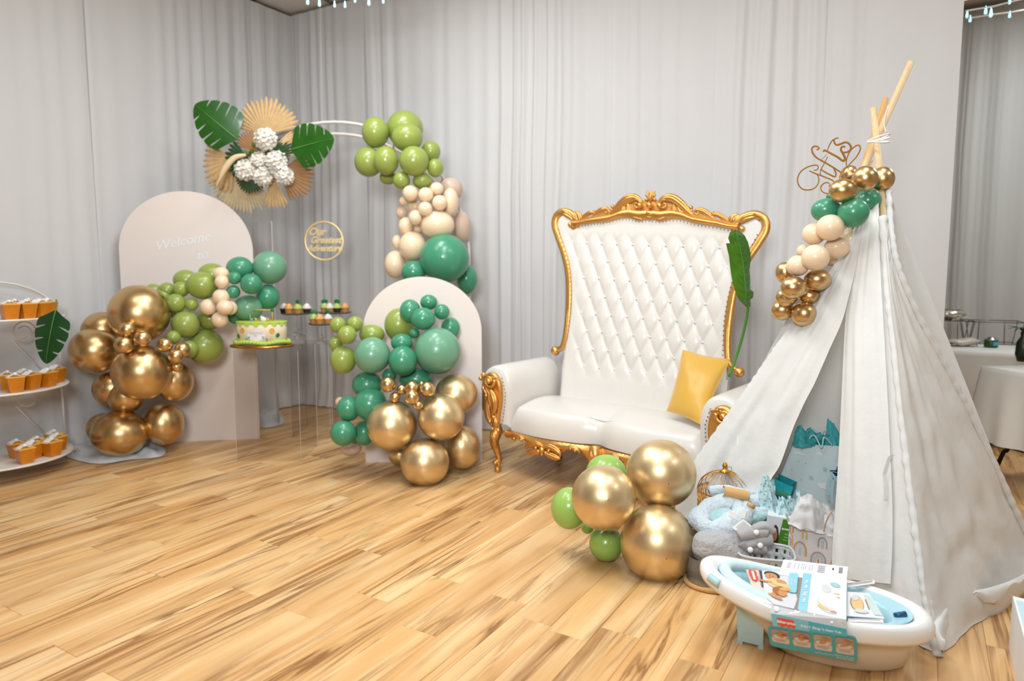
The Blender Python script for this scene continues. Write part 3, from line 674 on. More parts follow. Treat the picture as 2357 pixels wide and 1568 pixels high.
for x, z, rx, rz, k, r in [(-.105, .125, .017, .021, org, 0), (.108, .122, .017, .021, org, 0), (-.142, .082, .011, .018, dgr, .3), (.142, .088, .011, .018, dgr, -.3), (-.072, .052, .010, .022, tq, .1), (-.052, .075, .006, .012, tq, -.5), (.05, .075, .006, .012, tq, .6), (.075, .055, .006, .018, flat('dove', (120, 116, 120)), .3), (.1, .058, .014, .008, org, 0), (0, .03, .018, .010, org, 0)]:
    disc(mb, x, z, rx, rz, k, .005, rot=r)
mb.text('WELCOME BABY', .013, lambda a, b: on_side(a, b + .108, .005), key=gr); mb.text('BOY', .013, lambda a, b: on_side(a, b + .09, .005), key=gr)
build('decoration', mb, org, ck)
mb = MB()
for x in (-.082, .082): mb.tube([(x, .0, HC - .01), (x, .0, HC + .082)], .0045, 6)
mb.tube([(-.078, 0, HC + .078), (.078, 0, HC + .078)], .005, 6)
build('topper', mb, mat('topper_gold', (196, 170, 90), .5), ck)
mb = MB()
for x in (-.082, .082): mb.ball((x, -.002, HC + .078), (.013, .008, .013), 8, 6)
build('topper_leaf', mb, dgr, ck)
for (x, r, k, nm) in [(-.03, .012, org, 'sugar_flower'), (-.06, .012, tq, 'sugar_flower'), (.058, .012, org, 'sugar_flower'), (.022, .018, WPET, 'sugar_animal'), (.035, .014, WPET, 'sugar_animal')]:
    build(nm, MB().ball((x, -.03, HC + r * .7), (r, r * .8, r * 1.1), 10, 7).ball((x - r * .5, -.035, HC + r * 1.6), r * .45, 8, 5), k, ck)

def cake_stand(px, py, rpx, Y, zb, label, riser=False):
    p = at(px, py, Y); t = thing('cake_stand', label, 'cake stand', (p.x, Y, zb), 0); h = p.z - zb; R_ = m(rpx, Y)
    b0 = 0
    if riser: build('glass_riser', MB().lathe([(.001, 0), (.07, 0), (.07, .065), (.001, .065)], 24), GLASS, t); b0 = .066
    build('stem', MB().lathe([(.001, b0), (.05, b0), (.035, b0 + .012), (.012, b0 + .03), (.022, b0 + .05), (.01, b0 + .07), (.008, h - .03), (.014, h - .012), (.001, h - .008)], 20), GLASS, t)
    build('plate', MB().lathe([(.001, h - .008), (R_ * .9, h - .006), (R_, h + .004), (R_, h + .008), (R_ * .9, h), (.001, h)], 40), mat('plate_glass', (176, 168, 160), .1, trans=.75, ior=1.15), t)
    return p.z, R_
def cupcake(x, y, z, wrap, ice, label, leaf=False, group=None):
    t = thing('cupcake', label, 'cupcake', (x, y, z), rnd.random() * 3, group); t.scale = (1.2, 1.2, 1.1)
    build('wrapper', MB().lathe([(.001, .0), (.021, 0), (.030, .038), (.001, .038)], 24, smooth=False), wrap, t)
    build('frosting', MB().lathe([(.031, .036), (.034, .044), (.026, .052), (.028, .056), (.018, .064), (.018, .067), (.006, .076), (.001, .078)], 18), ice, t)
    if leaf: build('leaf_topper', MB().ball((0, 0, .088), (.028, .006, .018), 10, 6), dgr, t)
WR = mat('wrapper_kraft', (206, 140, 72), .6, var=.1); WRD = mat('wrapper_dark', (52, 34, 26), .6)
IO = mat('icing_orange', (236, 178, 104), .5); IG = mat('icing_lime', (190, 206, 110), .5); IW = mat('icing_white', (238, 228, 222), .5)
for (px, py, rp, Y, zb, lb, ri, cups) in [
    (681, 722, 34, 5.62, .7672, 'left glass cake stand on clear riser with cupcakes', True, [(-.095, .0, WRD, IW, 0, 'dark-cased cupcake at left end of left stand'), (-.04, -.05, WR, IO, 0, 'orange-iced cupcake front left on left stand'), (.035, -.055, WR, IG, 1, 'lime-iced cupcake with green leaf on left stand'), (.095, -.01, WRD, IW, 0, 'dark-cased white-iced cupcake at right end of left stand'), (.0, .05, WR, IO, 0, 'orange-iced cupcake at back of left stand')]),
    (739, 746, 28, 5.60, .7672, 'low middle glass cake stand with cupcakes', False, [(-.058, .0, WR, IG, 1, 'lime-iced cupcake on low middle stand'), (.0, -.04, WR, IO, 0, 'orange-iced cupcake at front of low middle stand'), (.06, 0, WR, IW, 1, 'white-iced cupcake with leaf on low middle stand')]),
    (771, 720, 38, 5.85, .7672, 'right glass cake stand with cupcakes beside lime balloons', False, [(-.085, -.01, WR, IG, 1, 'lime-iced cupcake with leaf at left of right stand'), (-.03, -.05, WR, IW, 0, 'white-iced cupcake on right stand'), (.03, -.04, WRD, IG, 1, 'dark-cased lime-iced cupcake with leaf on right stand'), (.09, -.01, WR, IO, 0, 'orange-iced cupcake at right end of right stand')])]:
    z, R_ = cake_stand(px, py, rp, Y, zb if Y < 5.8 else .7672, lb, ri); p = at(px, py, Y)
    for (dx, dy, w, ic, lf, l2) in cups: cupcake(p.x + dx, Y + dy, z + .001, w, ic, l2, lf, 'cupcakes on the glass stands')

# ------------------------------------------------------------------ tiered treat rack
RC = Vector((-3.47, 4.50, 0)); rk = thing('treat_rack', 'white wrought-iron three-tier rack of treat cups at left edge', 'rack', RC, math.radians(90) - TH)
# local x runs along the drape (right end = +x), local -y faces the room
RR = .43; tiers = [.115, .585, 1.05]
for z in tiers:
    sh = MB(); n = 28
    poly = [(RR * math.cos(PI + PI * i / n), RR * math.sin(PI + PI * i / n)) for i in range(n + 1)]
    sh.prism(poly, z - .006, z, lambda x, y, d: (x, y, d)); build('shelf', sh, mat('shelf_white', (224, 214, 204), .5, var=.04), rk)
    build('shelf_rim', MB().tube([(RR * math.cos(PI + PI * i / n), RR * math.sin(PI + PI * i / n), z) for i in range(n + 1)], .007, 8), WMET, rk)
for sx in (-1, 1):
    build('post', MB().tube([(sx * RR, 0, .0), (sx * RR, 0, 1.06)], .007, 8), WMET, rk)
    build('foot_scroll', MB().tube([(sx * (RR + .05 + .035 * math.cos(a) * (1 - a / 14)), -.02, .045 + .035 * math.sin(a) * (1 - a / 14)) for a in [i * .35 for i in range(26)]], .005, 6), WMET, rk)
build('top_hoop', MB().tube([(RR * math.cos(PI * i / 30), 0, 1.05 + .24 * math.sin(PI * i / 30)) for i in range(31)], .007, 8, up=(0, 1, 0)), WMET, rk)
for z0, z1 in ((.12, .58), (.59, 1.04)):
    for sx in (-1, 1):
        c = (sx * .21, z1 - .1); pts = [(c[0] + .08 * math.cos(a) * (1 - a / 16), 0, c[1] + .08 * math.sin(a) * (1 - a / 16)) for a in [i * .3 for i in range(30)]]
        build('scrollwork', MB().tube([(sx * .36, 0, z0)] + [(sx * .13, 0, z1 - .14)] + pts[::1], .0045, 6, up=(0, 1, 0)), WMET, rk)
RM = Matrix.Translation(RC) @ Matrix.Rotation(math.radians(90) - TH, 4, 'Z')
cupo = thing('treat_cup', 'x', 'treat cup', (0, 0, 0))
mb = MB(); w0, w1, h_ = .034, .047, .096
mb.add([(sx * w, sy * w, z) for z, w in ((0, w0), (h_, w1)) for sx, sy in ((-1, -1), (1, -1), (1, 1), (-1, 1))], [(3, 2, 1, 0), (4, 5, 6, 7), (0, 1, 5, 4), (1, 2, 6, 5), (2, 3, 7, 6), (3, 0, 4, 7)], None, False)
c1 = build('cup', mb, CUP, cupo)
mb = MB(); mb.add([(sx * w, sy * w, z) for z, w in ((h_, w1 + .001), (h_ + .006, w1 + .001)) for sx, sy in ((-1, -1), (1, -1), (1, 1), (-1, 1))], [(4, 5, 6, 7), (0, 1, 5, 4), (1, 2, 6, 5), (2, 3, 7, 6), (3, 0, 4, 7)], None, False)
c2 = build('lid', mb, mat('cup_lid', (240, 180, 80), .4, coat=.3), cupo)
mb = MB(); R1 = Matrix.Rotation(.5, 3, 'X'); mb.box((0, -.028, h_ + .012), (.05, .05, .003), R=R1); mb.box((.012, .012, h_ + .016), (.045, .02, .003), R=Matrix.Rotation(-.5, 3, 'X')); mb.ball((0, 0, h_ + .02), (.02, .014, .012), 8, 5)
c3 = build('bow_tag', mb, TAG, cupo); kids(cupo, c1, c2, c3)
first = True
spots = {0: [(-62, -.36), (-50, -.2), (8, .3)], 1: [], 2: []}
tn = ['bottom', 'middle', 'top']
for ti, lst in enumerate([[(.02, -.34), (.10, -.26), (.20, -.30), (.17, -.17), (.29, -.18), (.33, -.06), (.06, -.14)], [(.0, -.33), (.10, -.30), (.21, -.28), (.12, -.17), (.33, -.14), (.02, -.18)], [(.0, -.32), (.10, -.31), (.20, -.26), (.29, -.17), (.10, -.16), (.20, -.12)]]):
    order = sorted(range(len(lst)), key=lambda i: (RM @ Vector((*lst[i], 0))).x / (RM @ Vector((*lst[i], 0))).y)
    for i, (x, y) in enumerate(lst):
        c = cupo if first else copy_tree(cupo); first = False
        p = RM @ Vector((x, y, tiers[ti])); c.location = p; c.rotation_euler = (0, 0, rnd.uniform(-.4, .4) - .4)
        k = order.index(i); c['label'] = f'orange-filled treat cup with white bow on {tn[ti]} rack tier, {ORD(k)} from left'; c['group'] = f'treat cups on the {tn[ti]} tier'
ml = thing('monstera_leaf', 'dark green monstera leaf hung on the treat rack top tier', 'leaf', at(112, 770, 4.35)); I = inv(ml)
monstera('blade', I @ at(128, 712, 4.32), I @ at(104, 838, 4.27), .20, LEAFD, ml, 4)
build('stem', MB().tube([I @ at(130, 690, 4.4), I @ at(128, 712, 4.33)], .004, 6), STEM, ml)

# ------------------------------------------------------------------ throne sofa
SA = math.radians(-37); SO = Vector((-.079 + .76 * .7986, 4.562 - .76 * .6018, 0))
sofa = thing('throne_sofa', 'tall white tufted throne loveseat with carved gold frame', 'sofa', SO, SA)
def BY(z): return .50 + .14 * (z - .4)          # back plane depth at height z
fr = [(.665, .765), (.61, .80), (.588, .90), (.583, 1.05), (.592, 1.2), (.615, 1.33), (.665, 1.46), (.725, 1.57), (.762, 1.65), (.752, 1.715), (.70, 1.745), (.64, 1.735), (.59, 1.70), (.572, 1.655), (.60, 1.635), (.622, 1.655)]
botc = [(0, 1.705), (.08, 1.70), (.15, 1.712), (.23, 1.712), (.30, 1.69), (.38, 1.68), (.46, 1.672), (.55, 1.655)]
topc = [(0, 1.86), (.05, 1.84), (.10, 1.845), (.16, 1.845), (.22, 1.81), (.28, 1.765), (.34, 1.775), (.40, 1.755), (.46, 1.725), (.52, 1.715), (.57, 1.70)]
def wid(z): return interp([(.3, .60), (.70, .60), (.8, .595), (.9, .59), (1.05, .583), (1.2, .592), (1.33, .615), (1.46, .665), (1.57, .725), (1.65, .755), (1.70, .74), (1.74, .68)], z)
def ztop(x):
    x = abs(x)
    return interp(botc, x) + .02 if x < .56 else interp([(.56, 1.64), (.60, 1.68), (.65, 1.725), (.70, 1.735), (.75, 1.70), (.77, 1.65)], x)
PX_, PZ_ = .0605, .122
def tuft(x, z):
    a = (x / PX_ + (z - 1.53) / PZ_) / 2; b = (x / PX_ - (z - 1.53) / PZ_) / 2
    h = (abs(math.sin(PI * a)) * abs(math.sin(PI * b))) ** .42
    ed = min(1, max(0, (wid(z) - abs(x) - .03) / .10)) * min(1, max(0, (1.60 - z) / .07 + .15)) * min(1, max(0, (z - .60) / .10))
    return .027 * (h * ed + (1 - ed) * (.70 + .16 * abs(math.sin(PI * x / PX_ / 2.)) ** .6))
mb = MB(); st_ = .0085; nx, nz_ = int(1.56 / st_), int(1.40 / st_); idx = {}
for j in range(nz_ + 1):
    z = .38 + j * st_
    for i in range(-nx // 2, nx // 2 + 1):
        x = i * st_
        if abs(x) <= wid(z) + .004 and z <= ztop(x):
            idx[(i, j)] = len(mb.v); e = max(0, 1 - min(wid(z) - abs(x), ztop(x) - z) / .03); mb.v.append((x, BY(z) - tuft(x, z) * (1 - .55 * e * e), z))
for (i, j), k in list(idx.items()):
    q = [idx.get(t_) for t_ in ((i, j), (i + 1, j), (i + 1, j + 1), (i, j + 1))]
    if all(w is not None for w in q): mb.f.append(tuple(q)); mb.k.append(None); mb.s.append(True)
build('backrest', mb, VINYL, sofa)
zz = [.38 + i * .04 for i in range(34)]
poly = [(wid(z) - .004, z) for z in zz if z < 1.70] + [(x, ztop(x) - .004) for x in [.70, .65, .60, .55, .45, .35, .25, .15, .05, 0]]
poly = poly + [(-x, z) for x, z in poly[::-1][1:]]
build('back_shell', MB().prism(poly, .012, .06, lambda x, y, d: (x, BY(y) + d, y)), mat('shell_cloth', (226, 222, 216), .7), sofa)
btn = MB().ball((0, 0, 0), (.0085, .005, .0085), 10, 6); crystal = mat('crystal_button', (214, 216, 220), .08, .6, coat=1.); b0 = None
for j in range(-8, 1):
    for i in range(-11, 12):
        if (i + j) % 2: continue
        x, z = i * PX_, 1.53 + j * PZ_
        if z > 1.56 or z < .66 or abs(x) > wid(z) - .05: continue
        if b0 is None: b0 = build('tuft_button', btn, crystal, sofa, (x, BY(z) - .006, z), label='crystal button')
        else:
            c = b0.copy(); COL.objects.link(c); c.parent = sofa; c.location = (x, BY(z) - .006, z)
nail = mat('nail_brass', (150, 120, 80), .35, 1.)
# frame side tubes
for sx in (-1, 1):
    P = smoothpath([(sx * x, BY(z) - .012, z) for x, z in fr], 7)
    n = len(P); rr = [.017 + .009 * min(1, i / 22) if i < n - 24 else .026 - .012 * (i - (n - 24)) / 24 for i in range(n)]
    build('side_frame', MB().tube(P, rr, 14, up=(0, 1, 0), prof=lambda a: 1 + .10 * math.cos(3 * a)), GOLDC, sofa)
    g2 = MB().tube([p + Vector((0, -.018, 0)) for p in P[6:-20]], .006, 8, up=(0, 1, 0)); g2.ball((sx * .672, BY(.76) - .012, .762), .033, 16, 10); g2.ball(P[-1] + Vector((0, -.012, 0)), .02, 12, 8)
    for a, k in ((0, 0), (1, 1)):
        q = [(sx * (.70 - .10 * t), BY(1.75) - .035, 1.752 - .02 * t - .03 * t * t - a * .018) for t in [w / 8 for w in range(9)]]
        g2.tube(q, [.004 + .010 * math.sin(PI * w / 8) for w in range(9)], 8)
    build('frame_carving', g2, GOLDC, sofa)
# crest rail
cr = MB(); nq = 60
def crest(u, v):
    x = -.60 + 1.20 * u; zb = interp(botc, abs(x)) - .006; zt = zb + interp([(0, .075), (.15, .07), (.25, .05), (.35, .045), (.60, .035)], abs(x)); a = v * 2 * PI
    zc_, hz = (zb + zt) / 2, (zt - zb) / 2
    return (x, BY(zc_) - .02 + .030 * math.cos(a), zc_ + hz * math.sin(a))
cr.grid(crest, nq, 14, cv=True); build('crest_rail', cr, GOLDC, sofa)
xs_ = [(-.60 + .02 * i) for i in range(61)]
build('crest_plate', MB().prism([(x, interp(botc, abs(x))) for x in xs_] + [(x, interp(topc, abs(x)) - .012) for x in xs_[::-1]], -.034, .0, lambda x, y, d: (x, BY(y) + d, y)), GOLDC, sofa)
def spiral(c, r0, turns, a0, sgn, y, n=30, end=.22):
    return [(c[0] + sgn * r0 * (1 - (1 - end) * t) * math.cos(a0 + turns * 2 * PI * t), y, c[1] + r0 * (1 - (1 - end) * t) * math.sin(a0 + turns * 2 * PI * t)) for t in [i / n for i in range(n + 1)]]
def acan(mb, pts, w, y0=0., ribs=3):
    P = smoothpath(pts, 6); n = len(P)
    for r_ in range(ribs):
        o = (r_ - (ribs - 1) / 2)
        Q = []
        for i, p in enumerate(P):
            a = P[max(0, i - 1)]; b = P[min(n - 1, i + 1)]; d = (b - a); nn = Vector((-d.z, 0, d.x)); nn.normalize() if nn.length else None
            Q.append(p + nn * o * w * .55 * math.sin(PI * (i / (n - 1)) ** .8) + Vector((0, -.004 * (1 - abs(o)), 0)))
        mb.tube(Q, [w * (.12 + .42 * math.sin(PI * min(1, i / (n - 1) * .92 + .06))) for i in range(n)], 8, up=(0, 1, 0))
cv_ = MB()
for sx in (-1, 1):
    yy = BY(1.8) - .035
    p = lambda x, z, d=0.: (sx * x, yy + d, z)
    acan(cv_, [p(.30, 1.735), p(.26, 1.765), p(.215, 1.805), p(.165, 1.838), p(.115, 1.845), p(.075, 1.825), p(.07, 1.79)], .030)     # great C-scrolls
    cv_.tube([Vector(q) for q in spiral((sx * .098, 1.80), .034, 1.15, 1.2, sx, yy - .006)], [.011 - .005 * i / 30 for i in range(31)], 8, up=(0, 1, 0))
    cv_.ball((sx * .072, yy - .012, 1.795), .020, 14, 9)
    acan(cv_, [p(.20, 1.80), p(.205, 1.77), p(.225, 1.745), p(.26, 1.735)], .020); acan(cv_, [p(.17, 1.81), p(.165, 1.775), p(.18, 1.745), p(.20, 1.735)], .018)
    acan(cv_, [p(.45, 1.705), p(.41, 1.735), p(.365, 1.762), p(.325, 1.765), p(.305, 1.745)], .020)
    cv_.tube([Vector(q) for q in spiral((sx * .33, 1.752), .020, 1.1, 1.0, sx, yy - .006)], [.008 - .004 * i / 30 for i in range(31)], 8, up=(0, 1, 0))
    cv_.ball(p(.285, 1.785), .014, 12, 8); cv_.ball(p(.292, 1.765), .011, 10, 6)
    acan(cv_, [p(.56, 1.69), p(.52, 1.71), p(.47, 1.738), p(.435, 1.742), p(.42, 1.725)], .016)
    cv_.ball(p(.43, 1.752), .012, 10, 6); cv_.ball(p(.375, 1.715), .010, 10, 6); cv_.ball(p(.25, 1.722), .010, 10, 6); cv_.ball(p(.47, 1.70), .010, 10, 6); cv_.ball(p(.16, 1.73), .009, 10, 6)
    acan(cv_, [p(.545, 1.66), p(.55, 1.70), p(.562, 1.73), p(.59, 1.748)], .022)         # corner shells
    acan(cv_, [p(.57, 1.66), p(.575, 1.70), p(.585, 1.725), p(.60, 1.742)], .018)
    acan(cv_, [p(.05, 1.70, -.012), p(.10, 1.712, -.012), p(.15, 1.735, -.01)], .012)
    for k in range(7): cv_.ball(p(.30 + .038 * k, 1.695 - .004 * k, -.004), .0065, 8, 5)
    cv_.ball(p(.03, 1.835), .012, 10, 6); cv_.ball(p(.026, 1.862), .012, 10, 6); acan(cv_, [p(.012, 1.83), p(.018, 1.865), p(.03, 1.892)], .012)
cv_.ball((0, yy - .014, 1.797), .022, 14, 9); acan(cv_, [(0, yy, 1.82), (0, yy, 1.86), (0, yy, 1.895)], .016)
cv_.ball((0, yy - .014, 1.742), (.030, .014, .020), 14, 9); acan(cv_, [(-.045, yy - .01, 1.74), (0, yy - .014, 1.715), (.045, yy - .01, 1.74)], .010)
build('crest_carving', cv_, GOLDC, sofa)
# nails on the back
nb = MB()
def nailpt(x, y, z): nb.ball((x, y, z), .0045, 6, 4)
for k in range(45):
    x = -.54 + 1.08 * k / 44; z = interp(botc, abs(x)) - .016; nailpt(x, BY(z) - .036, z)
for sx in (-1, 1):
    for k in range(26):
        z = .86 + .76 * k / 25; nailpt(sx * (wid(z) - .024), BY(z) - .034, z)
# seat
def fy(x): return -.005 - .055 * abs(math.sin(PI * min(1, abs(x) / .66))) ** 1.0 + .0
SW = .66
def seat(u, v):
    x = -SW + 2 * SW * u; yf = fy(x); t = v
    zb = .445 + .012 * math.cos(x * 2) ; dim = .03 * math.exp(-(x / .07) ** 2)
    if t < .62:
        s = t / .62; y = .52 + (yf + .05 - .52) * s; z = zb + .028 * math.sin(PI * s) - dim * s * s * .8
    else:
        s = (t - .62) / .38; a = s * PI / 2; y = yf + .05 - .062 * math.sin(a) + .012 * max(0, s - .6) + dim * .8; z = zb - .162 * (1 - math.cos(a)) - dim * .7 * (1 - s)
    if abs(u - .5) > .46: z -= .05 * ((abs(u - .5) - .46) / .04) ** 2
    return (x, y, z)
build('seat_cushion', MB().grid(seat, 64, 34), VINYL, sofa)
build('seat_base', MB().box((0, .27, .33), (1.30, .46, .09)), VINYL, sofa)
for k in range(46):
    x = -.66 + 1.32 * k / 45; nailpt(x, fy(x) - .012, .288)
# arms
armp = [(.66, .30), (.655, .42), (.65, .54), (.66, .62), (.695, .68), (.75, .705), (.81, .70), (.865, .665), (.885, .605), (.865, .55), (.835, .50), (.81, .43), (.795, .36), (.79, .30)]
AP = smoothpath([(x, 0, z) for x, z in armp], 4, False)
cx_, cz_ = .76, .52
def goldins(x, z): pass
for sx in (-1, 1):
    mb = MB(); n = len(AP)
    ys = [.56, .40, .2, .06, .0, -.025, -.035]; sc = [1, 1, 1, 1, .99, .955, .88]
    ring = lambda k: [(sx * (cx_ + (p.x - cx_) * sc[k]), ys[k], cz_ + (p.z - cz_) * sc[k]) for p in AP]
    vs = []; [vs.extend(ring(k)) for k in range(len(ys))]
    fs = [(k * n + i, k * n + i + 1, (k + 1) * n + i + 1, (k + 1) * n + i) for k in range(len(ys) - 1) for i in range(n - 1)] + [tuple((len(ys) - 1) * n + i for i in range(n))]
    mb.add(vs, fs); build('armrest', mb, VINYL, sofa)
    ins = [(.742, .30), (.728, .38), (.712, .46), (.708, .54), (.722, .61), (.76, .655), (.81, .66), (.85, .63), (.862, .59), (.85, .555), (.825, .53), (.815, .48), (.80, .42), (.785, .36), (.78, .30)]
    IP = [(p.x, p.z) for p in smoothpath([(x, 0, z) for x, z in ins], 4, False)]
    mb = MB(); n = len(IP); ccx, ccz = .77, .50; lev = [(1, -.030), (1, -.052), (.90, -.066), (.72, -.062), (.5, -.058)]
    vs = [(sx * (ccx + (x - ccx) * s), y, ccz + (z - ccz) * s) for s, y in lev for x, z in IP]
    fs = [(k * n + i, k * n + (i + 1) % n, (k + 1) * n + (i + 1) % n, (k + 1) * n + i) for k in range(len(lev) - 1) for i in range(n)] + [tuple((len(lev) - 1) * n + i for i in range(n))]
    mb.add(vs, fs)
    y = -.068
    mb.tube(spiral((sx * .80, .605), .045, 1.3, PI * .9, sx, y), [.013 - .005 * i / 30 for i in range(31)], 8, up=(0, 1, 0)); mb.ball((sx * .80, y - .006, .605), .021, 14, 9)
    acan(mb, [(sx * .79, y, .55), (sx * .765, y, .50), (sx * .755, y, .44), (sx * .765, y, .39)], .026); acan(mb, [(sx * .80, y, .53), (sx * .80, y, .48), (sx * .785, y, .43)], .016)
    for k in range(6): mb.ball((sx * (.725 + .018 * k), y + .006, .625 + .008 * k - .002 * k * k), .008, 8, 5)
    mb.ball((sx * .765, y, .37), .014, 10, 6); mb.ball((sx * .85, y, .64), .018, 10, 7)
    build('arm_carving', mb, GOLDC, sofa)
    for k in range(14):
        z = .33 + .30 * k / 13; nailpt(sx * (interp([(.3, .72), (.46, .692), (.54, .688), (.63, .715)], z)), -.040, z)
# apron and legs
ap = MB()
def apz(x):
    x = abs(x); return .285 - interp([(0, .085), (.06, .075), (.10, .035), (.17, .03), (.22, .06), (.30, .085), (.38, .095), (.45, .07), (.52, .035), (.60, .03), (.68, .05)], x)
ap.grid(lambda u, v: (-.70 + 1.40 * u, fy(-.7 + 1.4 * u) - .012 - .018 * math.sin(PI * min(1, v * 1.05)) + .03 * v * 0, .288 + (apz(-.7 + 1.4 * u) - .288) * v), 96, 8)
ap.grid(lambda u, v: (-.70 + 1.40 * u, fy(-.7 + 1.4 * u) + .012, .288 + (apz(-.7 + 1.4 * u) - .288) * v), 96, 2)
for sx in (-1, 1):
    def q(x, z, d=0.): return (sx * x, fy(x) - .032 - d, z)
    acan(ap, [q(.36, .245), q(.31, .255), q(.26, .245), q(.225, .225), q(.22, .20)], .020); acan(ap, [q(.34, .245), q(.39, .255), q(.44, .245), q(.48, .225), q(.49, .20)], .020)
    acan(ap, [q(.22, .19), q(.26, .195), q(.31, .205), q(.345, .22)], .020); acan(ap, [q(.48, .19), q(.44, .195), q(.39, .205), q(.355, .22)], .020)
    for x, z, r in [(.35, .225, .022), (.32, .21, .014), (.38, .21, .014), (.35, .20, .013), (.30, .228, .012), (.40, .228, .012), (.35, .25, .011), (.53, .255, .011), (.60, .25, .012), (.56, .262, .009), (.15, .262, .010), (.12, .255, .012)]: ap.ball(q(x, z, .004), r, 10, 7)
    acan(ap, [q(.51, .262), q(.55, .272), q(.60, .262), (sx * .63, fy(.63) - .03, .24)], .014); acan(ap, [q(.19, .258), q(.15, .272), q(.11, .262), q(.09, .24)], .014)
build('apron', ap, GOLDC, sofa)
def leg_mb(x, y, out, top=.40, front=True):
    mb = MB()
    if front:
        P = smoothpath([(x, y, .29), (x + out * .012, y - .015, .25), (x + out * .016, y - .022, .20), (x + out * .002, y - .01, .14), (x - out * .006, y, .09), (x + out * .0, y - .008, .05), (x, y - .008, .0)], 4)
        mb.tube(P, [interp([(0, .036), (4, .040), (9, .030), (14, .019), (18, .022), (20, .020), (24, .017)], i) for i in range(len(P))], 12)
        mb.tube(spiral((x + out * .0, .065), .024, 1.2, PI, 1 if out > 0 else -1, y - .022), .009, 8, up=(0, 1, 0)); mb.ball((x, y - .032, .065), .014, 10, 7)
        acan(mb, [(x, y - .045, .27), (x, y - .05, .23), (x, y - .036, .18), (x, y - .022, .13)], .018); acan(mb, [(x + out * .02, y - .03, .215), (x + out * .03, y - .03, .245), (x + out * .02, y - .03, .27)], .014)
        mb.lathe([(.018, .0), (.021, .004), (.021, .03), (.016, .036), (.001, .036)], 14, (x, y - .008, 0))
    else: mb.tube([(x, y, .33), (x, y + .01, .15), (x, y + .03, 0)], [.028, .022, .018], 8)
    return mb
for sx in (-1, 1):
    mb = leg_mb(sx * .755, -.03, sx)
    mb.tube([(sx * .76, -.03, .27), (sx * .765, -.035, .31), (sx * .758, -.035, .36), (sx * .765, -.04, .42)], [.036, .032, .030, .024], 10)
    acan(mb, [(sx * .75, -.06, .30), (sx * .752, -.064, .335), (sx * .76, -.06, .37)], .018); mb.ball((sx * .782, -.055, .285), .016, 10, 7); mb.ball((sx * .735, -.055, .285), .016, 10, 7)
    build('leg', mb, GOLDC, sofa); build('leg', leg_mb(sx * .62, .50, sx, front=False), mat('dark_walnut', (70, 42, 20), .5), sofa)
    # outer carved arm post
    mb = MB(); acan(mb, [(sx * .80, -.03, .30), (sx * .835, -.035, .36), (sx * .845, -.035, .44), (sx * .83, -.035, .50)], .026); acan(mb, [(sx * .83, -.03, .48), (sx * .86, -.04, .53), (sx * .885, -.04, .56)], .020)
    for a, b in ((.845, .50), (.87, .545), (.895, .61), (.815, .33)): mb.ball((sx * a, -.045, b), .015, 10, 7)
    build('post_carving', mb, GOLDC, sofa)
build('leg', leg_mb(0, -.035, 1), GOLDC, sofa); build('leg', leg_mb(0, .50, 1, front=False), MT['dark_walnut'], sofa)
build('nail_heads', nb, nail, sofa, kind='stuff')
for o in list(COL.objects):          # the loveseat is a little lower on its right side
    if o.parent is sofa and o.type == 'MESH':
        if o.name.startswith('tuft_button'): o.location.z *= 1 - .03 * o.location.x / .8; continue
        for v in o.data.vertices: v.co.z *= 1 - .03 * v.co.x / .8

# cushion and palm leaf on the sofa
def pillow(corners, bulge, material, name, label):
    C = sum((Vector(c) for c in corners), Vector()) / 4; t = thing(name, label, 'cushion', C); q = [Vector(c) - C for c in corners]
    n = (q[1] - q[0]).cross(q[3] - q[0]).normalized(); mb = MB()
    for s in (-1, 1):
        def fn(u, v):
            p = q[0].lerp(q[1], u).lerp(q[3].lerp(q[2], u), v); e = (math.sin(PI * u) * math.sin(PI * v)) ** .5
            k = 1 - .05 * (math.sin(PI * u) * (abs(v - .5) * 2) ** 3 + math.sin(PI * v) * (abs(u - .5) * 2) ** 3)
            return p * k + n * (s * bulge * e * (1 + .12 * nz(u * 4, v * 4, s)))
        mb.grid(fn, 24, 24)
    build('cover', mb, material, t)
    e = [q[0], q[1], q[2], q[3]]; pts = []
    for i in range(4):
        for k in range(8):
            u = k / 8; p = e[i].lerp(e[(i + 1) % 4], u); pts.append(p * (1 - .05 * math.sin(PI * u)))
    build('seam', MB().tube(pts, .003, 6, closed=True), material, t)
    return t
pillow([at(1572, 806, 4.18), at(1680, 828, 4.03), at(1614, 978, 3.80), at(1536, 946, 4.02)], .065, MUST, 'cushion', 'mustard gold satin cushion leaning on right arm of throne sofa')
lf = thing('palm_leaf', 'tall green split leaf on long stem standing at throne sofa right side', 'leaf', at(1700, 620, 3.93)); I = inv(lf)
ol = [(1718, 708), (1700, 690), (1690, 665), (1684, 640), (1680, 612), (1678, 590), (1674, 575), (1671, 560), (1684, 571), (1676, 548), (1680, 535), (1690, 528), (1702, 530), (1714, 542), (1722, 558), (1727, 580), (1728, 600), (1725, 622), (1727, 645), (1726, 665), (1735, 673), (1733, 685), (1727, 690), (1728, 704), (1724, 710)]
mid = [(1720, 706), (1716, 660), (1711, 610), (1703, 565), (1694, 532)]
mb = MB(); cx0 = interp
def midx(y): return interp([(532, 1694), (565, 1703), (610, 1711), (660, 1716), (708, 1720)], y)
n = len(ol)
vs = []
for x, y in ol:
    vs.append(I @ (at(x, y, 3.93 + .0009 * abs(x - midx(y)))))
ms = [I @ at(midx(y), y, 3.90) for x, y in ol]
mb.add(vs + ms, [(i, (i + 1) % n, n + (i + 1) % n, n + i) for i in range(n)], None, False)
bl = build('blade', mb, LEAFM, lf)
vb = MB()
